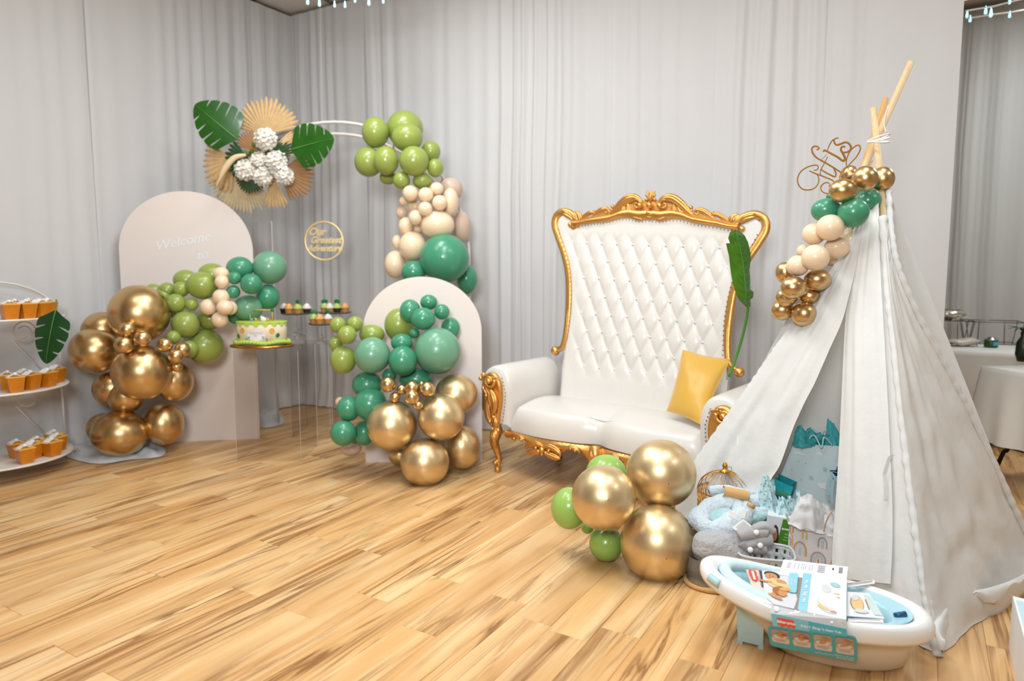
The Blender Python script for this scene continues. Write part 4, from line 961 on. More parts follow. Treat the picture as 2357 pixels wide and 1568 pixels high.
for k in range(9):
    y = 552 + 17 * k; x = midx(y)
    for sg_ in (-1, 1): vb.tube([I @ at(x, y, 3.896), I @ at(x + sg_ * 8, y - 5, 3.901), I @ at(x + sg_ * 13, y - 12, 3.908)], [.0016, .0012, .0006], 5)
build('vein', vb, STEM, bl); build('midrib', MB().tube([I @ at(x, y, 3.897) for x, y in mid], [.004, .0035, .003, .002, .001], 6), STEM, lf)
build('stem', MB().tube([I @ p for p in smoothpath([at(1722, 704, 3.92), at(1716, 745, 3.95), at(1700, 805, 3.98), at(1678, 868, 3.98)], 5)], .0085, 8), STEM, lf)

# ------------------------------------------------------------------ teepee
APEX = at(2016, 336, 3.13); FLp = Vector((.85, 3.50, 0)); FRp = Vector((1.515, 2.29, 0)); BRp = Vector((2.40, 2.98, 0)); BLp = Vector((1.80, 3.50, 0))
tp = thing('teepee', 'white canvas play teepee with wooden poles on the right', 'teepee', (1.6, 3.2, 0)); I = inv(tp)
def pole(a, b, r, mt_): build('pole', MB().tube([I @ a, I @ b], [r, r * .95], 14), mt_, tp)
up = lambda px, py, Y: at(px, py, Y)
pole(G(1700, 1244), at(2040, 226, 3.40), .0145, WOODP2)
pole(G(1607, 1246), at(2097, 143, 3.28), .0155, WOODP)
pole(G(2152, 1500) + Vector((0, .05, 0)), at(2010, 250, 3.24), .0145, WOODP)
pole(G(2300, 1332), at(2004, 372, 3.36), .0145, WOODP2)
cp = at(2022, 322, 3.13); mb = MB()
for k in range(3):
    ax = Vector((math.cos(k), .4 * math.sin(k * 2), .2 * (k - 1))).normalized()
    mb.tube([I @ (cp + Vector((.042 * math.cos(a), .05 * math.sin(a), .012 * math.sin(a + k) + .008 * (k - 1)))) for a in [2 * PI * i / 20 for i in range(20)]], .0035, 6, closed=True)
mb.tube([I @ q for q in smoothpath([at(2040, 305, 3.08), at(2036, 288, 3.08), at(2040, 262, 3.06), at(2044, 245, 3.05)], 5)], .003, 6)
build('lashing', mb, ROPE, tp)
def plane_n(a, b, c): return (b - a).cross(c - a).normalized()
NF = plane_n(APEX, FLp, FRp); NR = plane_n(APEX, FRp, BRp); NB = plane_n(APEX, FLp, BLp); NBB = plane_n(APEX, BLp, BRp)
def sheet(name, L_, R_, nrm, o, nu=26, nv=60, wr=.010, seed=1., belly=0., label=None, wrinkle=1.0, lift=0., gat=1.):
    """cloth between two pixel polylines (top to bottom) lying near the plane (o, nrm)"""
    def poly(pts):
        W = [onplane(x, y, o, nrm) if not isinstance(pt_, Vector) else pt_ for pt_ in pts for x, y in [pt_ if not isinstance(pt_, Vector) else (0, 0)]]
        return smoothpath(W, 8)
    A, B = poly(L_), poly(R_); out = nrm if nrm.y < 0 else -nrm
    def smp(P, v):
        f = v * (len(P) - 1); i = min(int(f), len(P) - 2); return P[i].lerp(P[i + 1], f - i)
    def fn(u, v):
        p = smp(A, v).lerp(smp(B, v), u)
        w = wr * (.4 + v) * (nz(u * 3.2 + seed, v * 1.4, seed) + .6 * gat * nz(u * 9, v * 2.4, seed + 3) + .35 * nz(u * 5 + v * 7, v * 9 - u * 6, seed) * wrinkle)
        q = p + out * (w * math.sin(PI * min(1, max(0, u * .94 + .03))) ** .3 + belly * math.sin(PI * u) * math.sin(PI * v * .8) + lift * min(1, v * 4))
        if q.z < .004: q.z = .004 + .003 * abs(w) / wr
        return I @ q
    return build(name, MB().grid(fn, nu, nv), CANV, tp, label=label)
rightp = [(2034, 500), (2046, 660), (2062, 800), (2082, 980), (2101, 1140), (2122, 1290), (2140, 1400), (2162, 1512)]
sheet('front_canvas', [(1985, 440), (1950, 560), (1900, 655), (1850, 728), (1806, 785), (1760, 850), (1715, 915), (1660, 990), (1600, 1075), (1566, 1150), (1560, 1230)], [(2000, 440), (1985, 560), (1970, 650), (1950, 735), (1918, 810), (1890, 875), (1862, 930), (1836, 985), (1805, 1070), (1780, 1110), (1752, 1190)], NF, APEX, wr=.018, seed=2., belly=.02, nu=34, lift=.03)
sheet('front_canvas', [(2002, 440), (1978, 560), (1962, 660), (1950, 735), (1944, 850), (1938, 980), (1930, 1120), (1922, 1240), (1919, 1330)], [(2022, 440), (2026, 560), (2032, 660), (2038, 760), (2046, 900), (2052, 1030), (2058, 1160), (2058, 1260), (2054, 1345)], NF, APEX, wr=.014, seed=6., belly=.03, nu=34, wrinkle=.25, lift=.012, gat=.55)
sheet('front_canvas', [(2016, 520), (2010, 700), (2004, 900), (1996, 1050), (1988, 1200), (1980, 1340), (1990, 1420), (2020, 1470)], rightp, NF, APEX, wr=.008, seed=9.)
sheet('side_canvas', rightp, [(2041, 500), (2066, 625), (2118, 745), (2182, 862), (2232, 958), (2292, 1085), (2340, 1190), (2400, 1315)], NR, APEX, wr=.022, seed=12., nu=44, nv=70, wrinkle=1.6)
# cloth pooled at the side hem
P0 = [G(2166, 1516), G(2176, 1484), G(2198, 1440), G(2216, 1412), G(2250, 1420), G(2290, 1416), G(2318, 1400), G(2350, 1372), G(2410, 1335)]
A_ = smoothpath(P0, 5); B_ = smoothpath([G(2164, 1500, .03), G(2150, 1440, .10), G(2160, 1400, .12), G(2200, 1372, .12), G(2240, 1360, .12), G(2280, 1352, .11), G(2330, 1335, .11), G(2380, 1310, .11), G(2440, 1290, .12)], 5)
def hem(u, v):
    i = min(int(u * (len(A_) - 1)), len(A_) - 2); f = u * (len(A_) - 1) - i
    p = A_[i].lerp(A_[i + 1], f).lerp(B_[i].lerp(B_[i + 1], f), v)
    return I @ (p + Vector((0, -.02 * math.sin(PI * v), .035 * math.sin(PI * v) * (1 + nz(u * 9, v * 3, 2.)) + .02 * nz(u * 16, v * 6, 5.) * math.sin(PI * v))))
build('hem', MB().grid(hem, 50, 12), CANV, tp)
for a, b, c, nm, sd_ in [(FLp, BLp, NB, 'rear_canvas', 21.), (BLp, BRp, NBB, 'rear_canvas', 25.)]:
    mb = MB(); mb.grid(lambda u, v: I @ (APEX + Vector((0, 0, -.05))).lerp(a.lerp(b, u), v) + c * .02 * v * nz(u * 6, v * 3, sd_), 20, 24); build(nm, mb, CANV, tp)
# gathered pole sleeve with ruffles
def sleeve(pts, r, nrm):
    P = [onplane(x, y, APEX, nrm) for x, y in pts]; P = smoothpath(P, 14); out = nrm if nrm.y < 0 else -nrm
    build('pole_sleeve', MB().tube([I @ (p + out * .008 + Vector((.003 * nz(i * .7, 1), 0, 0))) for i, p in enumerate(P)], [r * (1 + .22 * nz(i * .9, 3.) + .14 * math.sin(i * 1.7)) for i in range(len(P))], 12), CANV, tp)
sleeve(rightp, .017, NF); sleeve([(2041, 440), (2048, 540), (2066, 625), (2118, 745), (2182, 862), (2232, 958), (2292, 1085), (2340, 1190), (2400, 1315)], .013, NR)
sleeve([(1800, 793), (1760, 850), (1715, 915), (1660, 990), (1600, 1075), (1562, 1140)], .017, NF)
def ribbon(pts, w, parent, material, name='tie'):
    P = smoothpath(pts, 6); mb = MB(); n = len(P)
    mb.add([I @ (p + Vector((s * w / 2, -.002 * k, 0))) for k in (0, 1) for p in P for s in (-1, 1)], [(2 * i, 2 * i + 1, 2 * i + 3, 2 * i + 2) for i in range(n - 1)] + [(2 * n + 2 * i, 2 * n + 2 * i + 1, 2 * n + 2 * i + 3, 2 * n + 2 * i + 2) for i in range(n - 1)])
    return build(name, mb, material, parent)
def fp(px, py, lift=.03): p = onplane(px, py, APEX, NF); return p + (NF if NF.y < 0 else -NF) * lift
ribbon([fp(1708, 950), fp(1715, 965), fp(1712, 985), fp(1709, 1015), fp(1709, 1052)], .014, tp, CANV)
ribbon([fp(2073, 1050, .045), fp(2064, 1058, .05), fp(2052, 1095, .05)], .014, tp, CANV); ribbon([fp(2052, 1095, .05), fp(2054, 1120, .045), fp(2053, 1152, .045)], .014, tp, CANV)

# Gifts script sign
STK = [[(625, 890), (650, 905), (700, 880), (720, 830), (690, 790), (620, 790), (520, 815), (420, 860), (330, 930), (270, 1030), (250, 1130), (275, 1230), (340, 1310), (430, 1345), (520, 1345), (620, 1315), (690, 1250), (730, 1150), (720, 1050), (680, 990), (600, 950), (515, 915)],
 [(515, 915), (640, 970), (780, 1020), (900, 1070), (1000, 1110), (1080, 1165), (1170, 1260)], [(950, 1270), (985, 1240), (950, 1190), (880, 1185), (810, 1230), (775, 1300), (800, 1370), (870, 1415), (980, 1430)],
 [(770, 1000), (770, 910), (800, 850), (860, 740), (935, 590)], [(790, 890), (900, 960), (1000, 1010), (1080, 1045), (1120, 1020), (1110, 950), (1075, 870), (1070, 830)],
 [(680, 430), (715, 435), (735, 400), (700, 370), (640, 360), (590, 390), (575, 450), (610, 540), (700, 630), (860, 720), (1060, 840), (1250, 950), (1330, 870), (1375, 820)],
 [(800, 655), (860, 600), (910, 530)], [(840, 490), (865, 450), (1000, 520), (1150, 600), (1260, 680), (1310, 680), (1320, 620), (1270, 510), (1230, 440), (1250, 380), (1300, 365), (1330, 380)],
 [(930, 450), (970, 340), (1030, 240), (1100, 195), (1150, 170), (1180, 185)], [(1080, 210), (1080, 270), (1130, 330), (1220, 310), (1340, 270), (1420, 310), (1460, 390), (1440, 450), (1380, 490), (1320, 500), (1270, 500)],
 [(1370, 830), (1350, 740), (1370, 620), (1440, 470), (1540, 370), (1630, 335), (1670, 390), (1650, 480), (1580, 600), (1480, 710), (1370, 830)], [(1350, 850), (1260, 950), (1205, 1050), (1215, 1120)]]
WD = [15, 17, 15, 12, 19, 20, 6, 26, 15, 24, 15, 14]
gs = thing('gifts_sign', 'gold mirror script sign reading Gifts beside the teepee top', 'sign', at(1910, 385, 3.06)); I2 = inv(gs)
mb = MB()
for s_, w_ in zip(STK, WD):
    P = smoothpath([I2 @ at(1810 + x / 9.8, 300 + y / 9.8, 3.06) for x, y in s_], 6); n = len(P)
    mb.tube(P, [m(w_ / 9.8, 3.06) * (.75 + .25 * math.sin(PI * i / (n - 1))) for i in range(n)], 4, up=(0, 1, 0), flat=.16, smooth=False)
build('lettering', mb, MIRR, gs)
build('stake', MB().tube([I2 @ at(1935, 415, 3.06), I2 @ at(1985, 480, 3.12)], .003, 6), CLEAR, gs)

# ------------------------------------------------------------------ baby bath tub
TZ = math.radians(-17); TO = Vector((1.07, 2.335, 0)); tub = thing('bath_tub', 'white and aqua infant bath tub in cardboard sleeve before teepee', 'bath tub', TO, TZ); IT = inv(tub)
TRY = .196
def rim_z(x): return .205 + (.085 * ((-x - .02) / .37) ** 1.4 if x < -.02 else -.02 * (x / .37))
def egg(a, rx, ry): 
    x = rx * math.cos(a); k = 1 + .06 * math.cos(a); return x, ry * math.sin(a) * k * (abs(math.sin(a)) ** -.06 if abs(math.sin(a)) > .02 else 1)
def ringz(s, dz, sy=None, dx=0.):
    def f(a):
        x, y = egg(a, .385 * s, TRY * (sy or s)); return Vector((x + dx, y, rim_z(x) + dz))
    return f
def loft(fns, n=72):
    mb = MB(); K = len(fns)
    mb.grid(lambda u, v: fns[int(round(v * (K - 1)))](2 * PI * u), n, K - 1, cu=True); return mb
build('rim', loft([ringz(.90, -.045), ringz(.985, -.058), ringz(1.005, -.045), ringz(1.005, -.025), ringz(.99, -.008), ringz(.955, .004), ringz(.90, .006), ringz(.845, -.004), ringz(.82, -.02), ringz(.81, -.05)]), TUBW, tub)
def flatring(s, z, dx=0., sy=None):
    def f(a): x, y = egg(a, .385 * s, TRY * (sy or s)); return Vector((x + dx, y, z))
    return f
build('basin', loft([flatring(.30, 0., .10, .30), flatring(.50, .0, .09, .50), flatring(.56, .012, .09, .56), flatring(.66, .08, .07, .66), ringz(.80, -.06, .82, .0), ringz(.90, -.055)]), TUBC, tub)
build('insert', loft([ringz(.83, -.006), ringz(.80, -.012), ringz(.76, -.014), ringz(.70, -.016), ringz(.66, -.03), ringz(.60, -.07), flatring(.50, .06, .03, .52), flatring(.3, .045, .04, .3), flatring(.02, .045, .04)]), TUBB, tub)
build('drain_plug', MB().tube([(.298, -.01, rim_z(.3) - .006), (.262, -.022, rim_z(.3) - .012)], .010, 10), flat('plug_navy', (10, 84, 120), .3), tub)
mb = MB(); fxp = []
mb.add([(x, y, z) for z, ex in ((.01, 0.), (.17, .012)) for x, y in [(-.245 - ex, -.035), (-.16, -.05 - ex), (-.16, .10), (-.245 - ex, .09)]], [(3, 2, 1, 0), (4, 5, 6, 7), (0, 1, 5, 4), (1, 2, 6, 5), (2, 3, 7, 6), (3, 0, 4, 7)], None, False)
for x, y in ((-.238, -.030), (-.167, -.044), (-.238, .08), (-.167, .09)): mb.box((x, y, .008), (.018, .018, .016))
build('foot', mb, TUBF, tub)
build('sling_border', MB().tube([ringz(.74, .0)(a) + Vector((-.010, 0, .0)) for a in [math.radians(100 + 146 * i / 40) for i in range(41)]], [.008 + .013 * math.sin(PI * i / 40) ** .3 for i in range(41)], 12), TUBS, tub)
mb = MB(); mb.grid(lambda u, v: tuple(ringz(.70 * (1 - v), 0)(math.radians(90 + 180 * u)) + Vector((-.02 * (1 - v), 0, -.03 - .06 * math.sin(PI * v / 2) + .012 * nz(u * 9, v * 6)))), 30, 12); build('sling', mb, mat('sling_mesh', (222, 224, 222), .8, bump=.6, bscale=60, var=.05), tub)
mb = MB(); mb.tube([ringz(1.0, -.018)(a) for a in [math.radians(205 + 10 * i / 6) for i in range(7)]], .016, 8); build('clip', mb, TUBF, tub)

TF_ = None
class Card:
    def __init__(s, c, I_, lift=.0012):
        w = [Vector(p) for p in c]; nw = (w[1] - w[0]).cross(w[3] - w[0]); s.sg = 1 if nw.dot(Vector((0, 0, CAMH)) - w[0]) > 0 else -1
        s.c = [I_ @ Vector(p) for p in c]; s.n = (s.c[1] - s.c[0]).cross(s.c[3] - s.c[0]).normalized(); s.mb = MB(); s.up = lift
    def P(s, u, v, l=0.): return s.c[0].lerp(s.c[1], u).lerp(s.c[3].lerp(s.c[2], u), v) + s.n * (l * s.up) * s.sg
    def base(s, key):
        vs = [s.P(u, v, l) for l in (0, -1.5) for u, v in ((0, 0), (1, 0), (1, 1), (0, 1))]; s.mb.add(vs, [(0, 1, 2, 3), (7, 6, 5, 4), (0, 4, 5, 1), (1, 5, 6, 2), (2, 6, 7, 3), (3, 7, 4, 0)], key, False); return s
    def rect(s, u0, v0, u1, v1, key, l=1, r=.0):
        if r <= 0: s.mb.add([s.P(u, v, l) for u, v in ((u0, v0), (u1, v0), (u1, v1), (u0, v1))], [(0, 1, 2, 3)], key, False)
        else:
            w = (s.c[1] - s.c[0]).length; h = (s.c[3] - s.c[0]).length; ru, rv = r / w, r / h; q = []
            for cu, cv, a0 in ((u0 + ru, v0 + rv, PI), (u1 - ru, v0 + rv, 1.5 * PI), (u1 - ru, v1 - rv, 0), (u0 + ru, v1 - rv, .5 * PI)):
                q += [s.P(cu + ru * math.cos(a0 + i * PI / 8), cv + rv * math.sin(a0 + i * PI / 8), l) for i in range(5)]
            s.mb.add(q, [tuple(range(len(q)))], key, False)
        return s
    def ell(s, u, v, ru, rv, key, l=2, rot=0., n=16):
        ca, sa = math.cos(rot), math.sin(rot)
        s.mb.add([s.P(u + ru * math.cos(a) * ca - rv * math.sin(a) * sa, v + ru * math.cos(a) * sa + rv * math.sin(a) * ca, l) for a in [2 * PI * i / n for i in range(n)]], [tuple(range(n))], key, False); return s
    def poly(s, pts, key, l=2): s.mb.add([s.P(u, v, l) for u, v in pts], [tuple(range(len(pts)))], key, False); return s
    def text(s, t, u, v, h, key, l=3, rot=0, shear=0., bold=0., align='CENTER', stretch=1.):
        w = (s.c[1] - s.c[0]).length; H_ = (s.c[3] - s.c[0]).length; ca, sa = math.cos(rot), math.sin(rot)
        s.mb.text(t, h, lambda a, b: s.P(u + (a * stretch * ca - b * sa) / w, v - (a * stretch * sa + b * ca) / H_, l), key=key, shear=shear, bold=bold, align=align); return s
    def arc(s, u, v, ru, rv, wd_, key, l=2, a0=0., a1=PI, leg=0., n=14):
        pts = [(u + ru * math.cos(a0 + (a1 - a0) * i / n), v - rv * math.sin(a0 + (a1 - a0) * i / n)) for i in range(n + 1)]; pin = [(u + (ru - wd_) * math.cos(a0 + (a1 - a0) * i / n), v - (rv - wd_) * math.sin(a0 + (a1 - a0) * i / n)) for i in range(n + 1)]
        if leg: pts = [(pts[0][0], min(1, v + leg))] + pts + [(pts[-1][0], min(1, v + leg))]; pin = [(pin[0][0], min(1, v + leg))] + pin + [(pin[-1][0], min(1, v + leg))]
        ok = [(a, b) for a, b in zip(pts, pin) if 0 <= a[0] <= 1 and 0 <= b[0] <= 1 and a[1] >= 0 and b[1] >= 0]
        k = len(ok)
        if k > 1: s.mb.add([s.P(*a, l) for a, b in ok] + [s.P(*b, l) for a, b in ok], [(i, i + 1, k + i + 1, k + i) for i in range(k - 1)], key, False)
        return s
I_w = flat('white', (240, 240, 240)); I_g = flat('grey', (196, 196, 198)); I_t = flat('teal', (84, 178, 192)); I_tl = flat('teal_light', (132, 196, 208)); I_b = flat('sky', (146, 208, 228)); I_r = flat('red', (232, 84, 56)); I_k = flat('charcoal', (70, 66, 66))
I_s = flat('skin', (206, 148, 96)); I_s2 = flat('skin_shade', (168, 108, 60)); I_h = flat('hair', (60, 46, 44)); I_lg = flat('pale_grey', (216, 216, 220)); I_cr = flat('cream_caption', (222, 206, 196)); I_y = flat('peach', (232, 196, 140)); I_tx = flat('print_text', (176, 176, 182)); I_wd = flat('brown', (150, 104, 66)); I_dk = flat('print_dark', (40, 36, 32))
slv = bpy.data.objects.new('cardboard_sleeve', None)
def card(c): return Card(c, IT)
def TF(px, py, yl):
    n = (IT.inverted().to_3x3() @ Vector((0, 1, 0))); return onplane(px, py, IT.inverted() @ Vector((0, yl, 0)), n)
uu = lambda u: (u - .33) / .67
# back flap with barcodes
c = card([G(1804, 1288, .262), G(1952, 1305, .255), G(1949, 1330, .245), G(1796, 1313, .252)]).base(I_w)
for u in (.08, .10, .12, .19, .25, .30, .33, .36, .42, .46): c.rect(u, .2, u + .008, .75, I_tx)
for k in range(4): c.rect(.55, .2 + .17 * k, .66, .3 + .17 * k, I_tx)
for k in range(5): c.rect(.87 + .012 * k, .15, .876 + .012 * k, .7, I_dk)
c.ell(.78, .4, .012, .1, I_dk); build('sleeve_flap', c.mb, I_w, tub)
# top sheet
c = card([G(1796, 1313, .252), G(1850, 1319, .25), G(1848, 1330, .245), G(1794, 1323, .248)]).base(I_w); build('sleeve_top', c.mb, I_w, tub)
c = card([G(1849, 1318, .252), G(1949, 1330, .245), G(1948, 1427, .226), G(1836, 1405, .228)]).base(I_w)
c.rect(.0, .02, .20, .99, I_b)
c.text('4-in-1 Sling \'n Seat Tub', .10, .52, .0165, I_w, rot=PI / 2, bold=.0004)
for k in range(2): c.rect(uu(.56 + .03 * k), .22, uu(.565 + .03 * k), .5, I_tx)
c.ell(uu(.70), .36, .12, .10, I_lg, rot=.6).ell(uu(.83), .24, .12, .055, flat('aqua_pan', (168, 206, 208)), rot=.2).ell(uu(.86), .46, .07, .012, I_y).ell(uu(.88), .54, .04, .02, I_y)
c.ell(uu(.74), .86, .20, .07, I_lg, rot=.25).ell(uu(.68), .84, .14, .035, I_y, l=3, rot=.3).ell(uu(.64), .79, .09, .02, I_y, l=3, rot=.7).ell(uu(.82), .90, .07, .02, I_s, l=3)
c.text('Newborn', uu(.59), .68, .007, I_b, rot=PI / 2).text('Infant', uu(.65), .70, .006, I_b, rot=PI / 2)
build('sleeve_top', c.mb, I_w, tub)
# picture insert with the bathing baby
c = card([G(1717, 1312, .243), G(1852, 1320, .246), G(1839, 1406, .227), G(1742, 1384, .229)]).base(I_lg)
c.rect(.0, .0, .22, 1, I_cr); c.rect(.20, .0, .27, .55, I_k); c.rect(.80, .0, 1., 1., flat('mushroom', (150, 140, 130))); c.poly([(.27, 0), (.80, 0), (.86, .4), (.93, .75), (.88, 1.), (.40, 1.), (.22, .8), (.26, .3)], I_lg)
c.ell(.50, .62, .25, .30, flat('sling_white', (226, 226, 230)), rot=.5)
c.ell(.44, .14, .15, .10, I_h, rot=.5, l=3).ell(.42, .19, .115, .095, I_s, l=4, rot=.4).ell(.40, .17, .012, .010, I_h, l=5).ell(.45, .21, .012, .010, I_h, l=5).ell(.40, .235, .025, .010, I_s2, l=5)
c.ell(.47, .38, .13, .15, I_y, l=4, rot=.4).ell(.30, .37, .14, .03, I_s, l=5, rot=.15).ell(.60, .34, .10, .05, I_s, l=5, rot=.4).ell(.66, .45, .26, .05, I_y, l=5, rot=.18)
c.ell(.55, .62, .14, .12, I_s2, l=5).ell(.46, .80, .17, .045, I_s, l=6, rot=.35).ell(.62, .68, .10, .09, I_s, l=6, rot=-.3).ell(.42, .74, .05, .04, I_s, l=6).ell(.67, .57, .12, .05, flat('washcloth', (222, 166, 96)), l=7, rot=-.1)
c.poly([(.03, .05), (.15, .06), (.17, .14), (.15, .20), (.18, .28), (.15, .35), (.10, .42), (.04, .36), (.02, .2)], I_r, l=6); c.rect(.075, .10, .115, .38, I_w, l=7)
c.rect(.74, .06, .90, .62, I_b, l=6, r=.008); c.text('with insert', .79, .34, .010, I_w, rot=PI / 2, l=7).text('for baby', .85, .34, .010, I_w, rot=PI / 2, l=7)
build('picture_card', c.mb, I_lg, tub)
# grey strip and teal band over the near rim
c = card([G(1776, 1391, .229), G(1948, 1426, .227), TF(1948, 1448, -.2125), TF(1775, 1412, -.2125)]).base(I_g)
for k in range(4):
    c.ell(.07 + .25 * k, .45, .035, .26, I_w, rot=.3 * k).ell(.08 + .25 * k, .3, .015, .12, I_w, l=3).ell(.06 + .25 * k, .7, .02, .12, I_y if k < 2 else I_w, l=3)
    for j in range(4): c.rect(.14 + .25 * k + .018 * j, .15 + .04 * j, .147 + .25 * k + .018 * j, .75, I_lg)
build('sleeve_edge', c.mb, I_g, tub)
c = card([TF(1775, 1412, -.213), TF(1948, 1448, -.213), TF(1949, 1466, -.215), TF(1779, 1441, -.215)]).base(I_t)
c.rect(0, 0, .5, 1, I_tl); c.poly([(.07, .22), (.30, .2), (.32, .75), (.295, .98), (.255, .84), (.22, 1.), (.18, .84), (.135, .98), (.09, .84), (.07, .88)], I_r)
c.text('fisher-price', .195, .52, .0125, I_w, bold=.0006); c.text("4-in-1 Sling 'n Seat Tub", .66, .55, .0135, I_w, bold=.0004)
build('sleeve_band', c.mb, I_t, tub)
c = card([TF(1766, 1441, -.2135), TF(1972, 1466, -.2135), TF(1974, 1526, -.165), TF(1773, 1487, -.175)])
w_ = [c.P(u, v) for u, v in ((0, 0), (1, 0), (1, 1), (0, 1))]
c.rect(0, 0, 1, 1, I_t, l=-1, r=.014); c.rect(0, 0, 1, 1, I_t, l=0, r=.014)
for k in range(4):
    u0 = .035 + .243 * k; c.rect(u0, .10, u0 + .20, .74, I_cr, l=1, r=.008); c.rect(u0, .10, u0 + .20, .50, [flat('photo_mauve', (176, 156, 146)), flat('photo_tan', (170, 148, 130)), flat('photo_beige', (190, 176, 156)), flat('photo_rose', (184, 160, 146))][k], l=2, r=.006)
    c.ell(u0 + .10, .40, .085, .10, I_lg, l=3, rot=.15); c.ell(u0 + .11, .22 if k > 1 else .26, .026, .075, I_s, l=4); c.ell(u0 + .10, .36, .035, .085, I_s, l=4, rot=.3 * (k - 1)); c.ell(u0 + .15, .22 + .08 * (k < 2), .05, .03, I_s2 if k < 2 else I_s, l=5, rot=.8)
    for j in range(2): c.rect(u0 + .03 + .01 * j, .57 + .06 * j, u0 + .17 - .02 * j, .59 + .06 * j, I_tx, l=2)
c.text('Adjusts to fit your', .85, .82, .0085, I_w, l=2, shear=.2).text('growing baby!', .86, .905, .0095, I_w, l=2, shear=.2)
c.mb.tube([c.P(.52 + .02 * i, .86 + .03 * math.sin(i * 1.9), 2) for i in range(12)], .0008, 4, key=I_w)
build('sleeve_panel', c.mb, I_t, tub)
# leaflet with the cut-out to the right, and two stickers on the aqua insert
c = card([G(1950, 1362, .225), G(2000, 1366, .215), G(2036, 1424, .19), G(1949, 1418, .205)]).base(I_w)
c.ell(.34, .45, .23, .34, I_k, l=1).ell(.34, .46, .21, .33, I_y, l=2).ell(.30, .26, .15, .12, I_lg, l=3, rot=-.4).ell(.42, .8, .22, .08, I_lg, l=3); c.poly([(.70, .1), (.93, .12), (.98, .92), (.76, .9)], flat('leaflet_aqua', (206, 222, 222)), l=2).rect(.66, .3, .70, .7, I_wd, l=2)
build('leaflet', c.mb, I_w, tub)
c = card([G(1950, 1342, .212), G(2012, 1335, .212), G(2014, 1343, .208), G(1951, 1352, .208)]).base(I_w); c.rect(.02, .2, .95, .32, I_wd); c.rect(.05, .5, .9, .65, I_tx); build('warning_sticker', c.mb, I_w, tub)
c = card([G(1952, 1424, .205), G(2032, 1426, .200), G(2034, 1437, .197), G(1952, 1434, .20)]).base(I_w); c.rect(.05, .15, .93, .3, I_tx); c.rect(.02, .75, .98, .88, I_wd); build('warning_sticker', c.mb, I_w, tub)

# blue-white box at the right edge
bx = thing('aqua_box', 'white and pale aqua box edge at the bottom right corner', 'box', G(2350, 1440), .35)
I3 = inv(bx); top = [G(2331, 1372, .20), G(2420, 1395, .20), G(2480, 1560, .20), G(2362, 1485, .20)]
mb = MB(); vs = [I3 @ p for p in top] + [I3 @ Vector((p.x, p.y, .001)) for p in top]
mb.add(vs, [(0, 1, 2, 3), (0, 4, 5, 1), (1, 5, 6, 2), (2, 6, 7, 3), (3, 7, 4, 0), (7, 6, 5, 4)], None, False); build('carton', mb, I_w, bx)
k = MB(); vs = [I3 @ (p + Vector((0, 0, .002))) for p in top]; ctr = (vs[0] + vs[2]) / 2
k.add([ctr + (v - ctr) * .86 for v in vs], [(0, 1, 2, 3)], None, False); build('lid_panel', k, flat('aqua_lid', (190, 222, 230)), bx)

# ------------------------------------------------------------------ gifts in the teepee
# birdcage
cg = thing('birdcage', 'round gold wire birdcage with domed top beside champagne balloons', 'birdcage', (at(1668, 1100, 3.22).x, 3.22, 0)); RG = m(61, 3.22); zd = at(1668, 1128, 3.22).z; zt = at(1668, 1085, 3.22).z
for k in range(24):
    a = 2 * PI * k / 24
    build('dome_wire', MB().tube([(RG * math.cos(t_) * math.cos(a), RG * math.cos(t_) * math.sin(a), zd + (zt - zd) * math.sin(t_)) for t_ in [PI / 2 * i / 10 for i in range(11)]], .0017, 6), BRASS, cg)
build('finial', MB().lathe([(.026, zt - .004), (.028, zt + .002), (.014, zt + .008), (.009, zt + .016), (.014, zt + .026), (.010, zt + .038), (.003, zt + .044), (.001, zt + .052)], 16), BRASS, cg)
build('ring', MB().tube([(.022 + .011 * math.cos(2 * PI * i / 16), 0, zt + .012 + .011 * math.sin(2 * PI * i / 16)) for i in range(16)], .0013, 6, up=(0, 1, 0), closed=True), BRASS, cg)
mb = MB()
for k in range(44):
    a = 2 * PI * k / 44; mb.tube([((RG + .001) * math.cos(a + s_ * t_), (RG + .001) * math.sin(a + s_ * t_), .02 + (zd - .02) * t_ / .9) for t_ in (0, .45, .9) for s_ in (1,)], .0016, 4)
    mb.tube([((RG + .001) * math.cos(a - t_), (RG + .001) * math.sin(a - t_), .02 + (zd - .02) * t_ / .9) for t_ in (0, .45, .9)], .0016, 4)
build('lattice', mb, BRASS, cg, kind='stuff')
for z in (.015, zd * .5, zd): build('hoop', MB().tube([((RG + .002) * math.cos(2 * PI * i / 40), (RG + .002) * math.sin(2 * PI * i / 40), z) for i in range(40)], .0035, 8, closed=True), BRASS, cg)
build('base_tray', MB().lathe([(.001, .0), (RG + .006, 0), (RG + .006, .014), (.001, .014)], 36), BRASS, cg)

def fuzz(mb, amp, sc, seed=0., start=0):
    for i in range(start, len(mb.v)):
        p = Vector(mb.v[i]); d = mnoise.noise_vector(p * sc + Vector((seed, seed, seed))); mb.v[i] = tuple(p + d * amp)
    return mb
def torus(c, e1, e2, R1, r, a0=0., a1=2 * PI, n=46, seg=22):
    c, e1, e2 = Vector(c), Vector(e1).normalized(), Vector(e2).normalized()
    return [c + (e1 * math.cos(a0 + (a1 - a0) * i / n)) * R1[0] + (e2 * math.sin(a0 + (a1 - a0) * i / n)) * R1[1] for i in range(n + 1)]
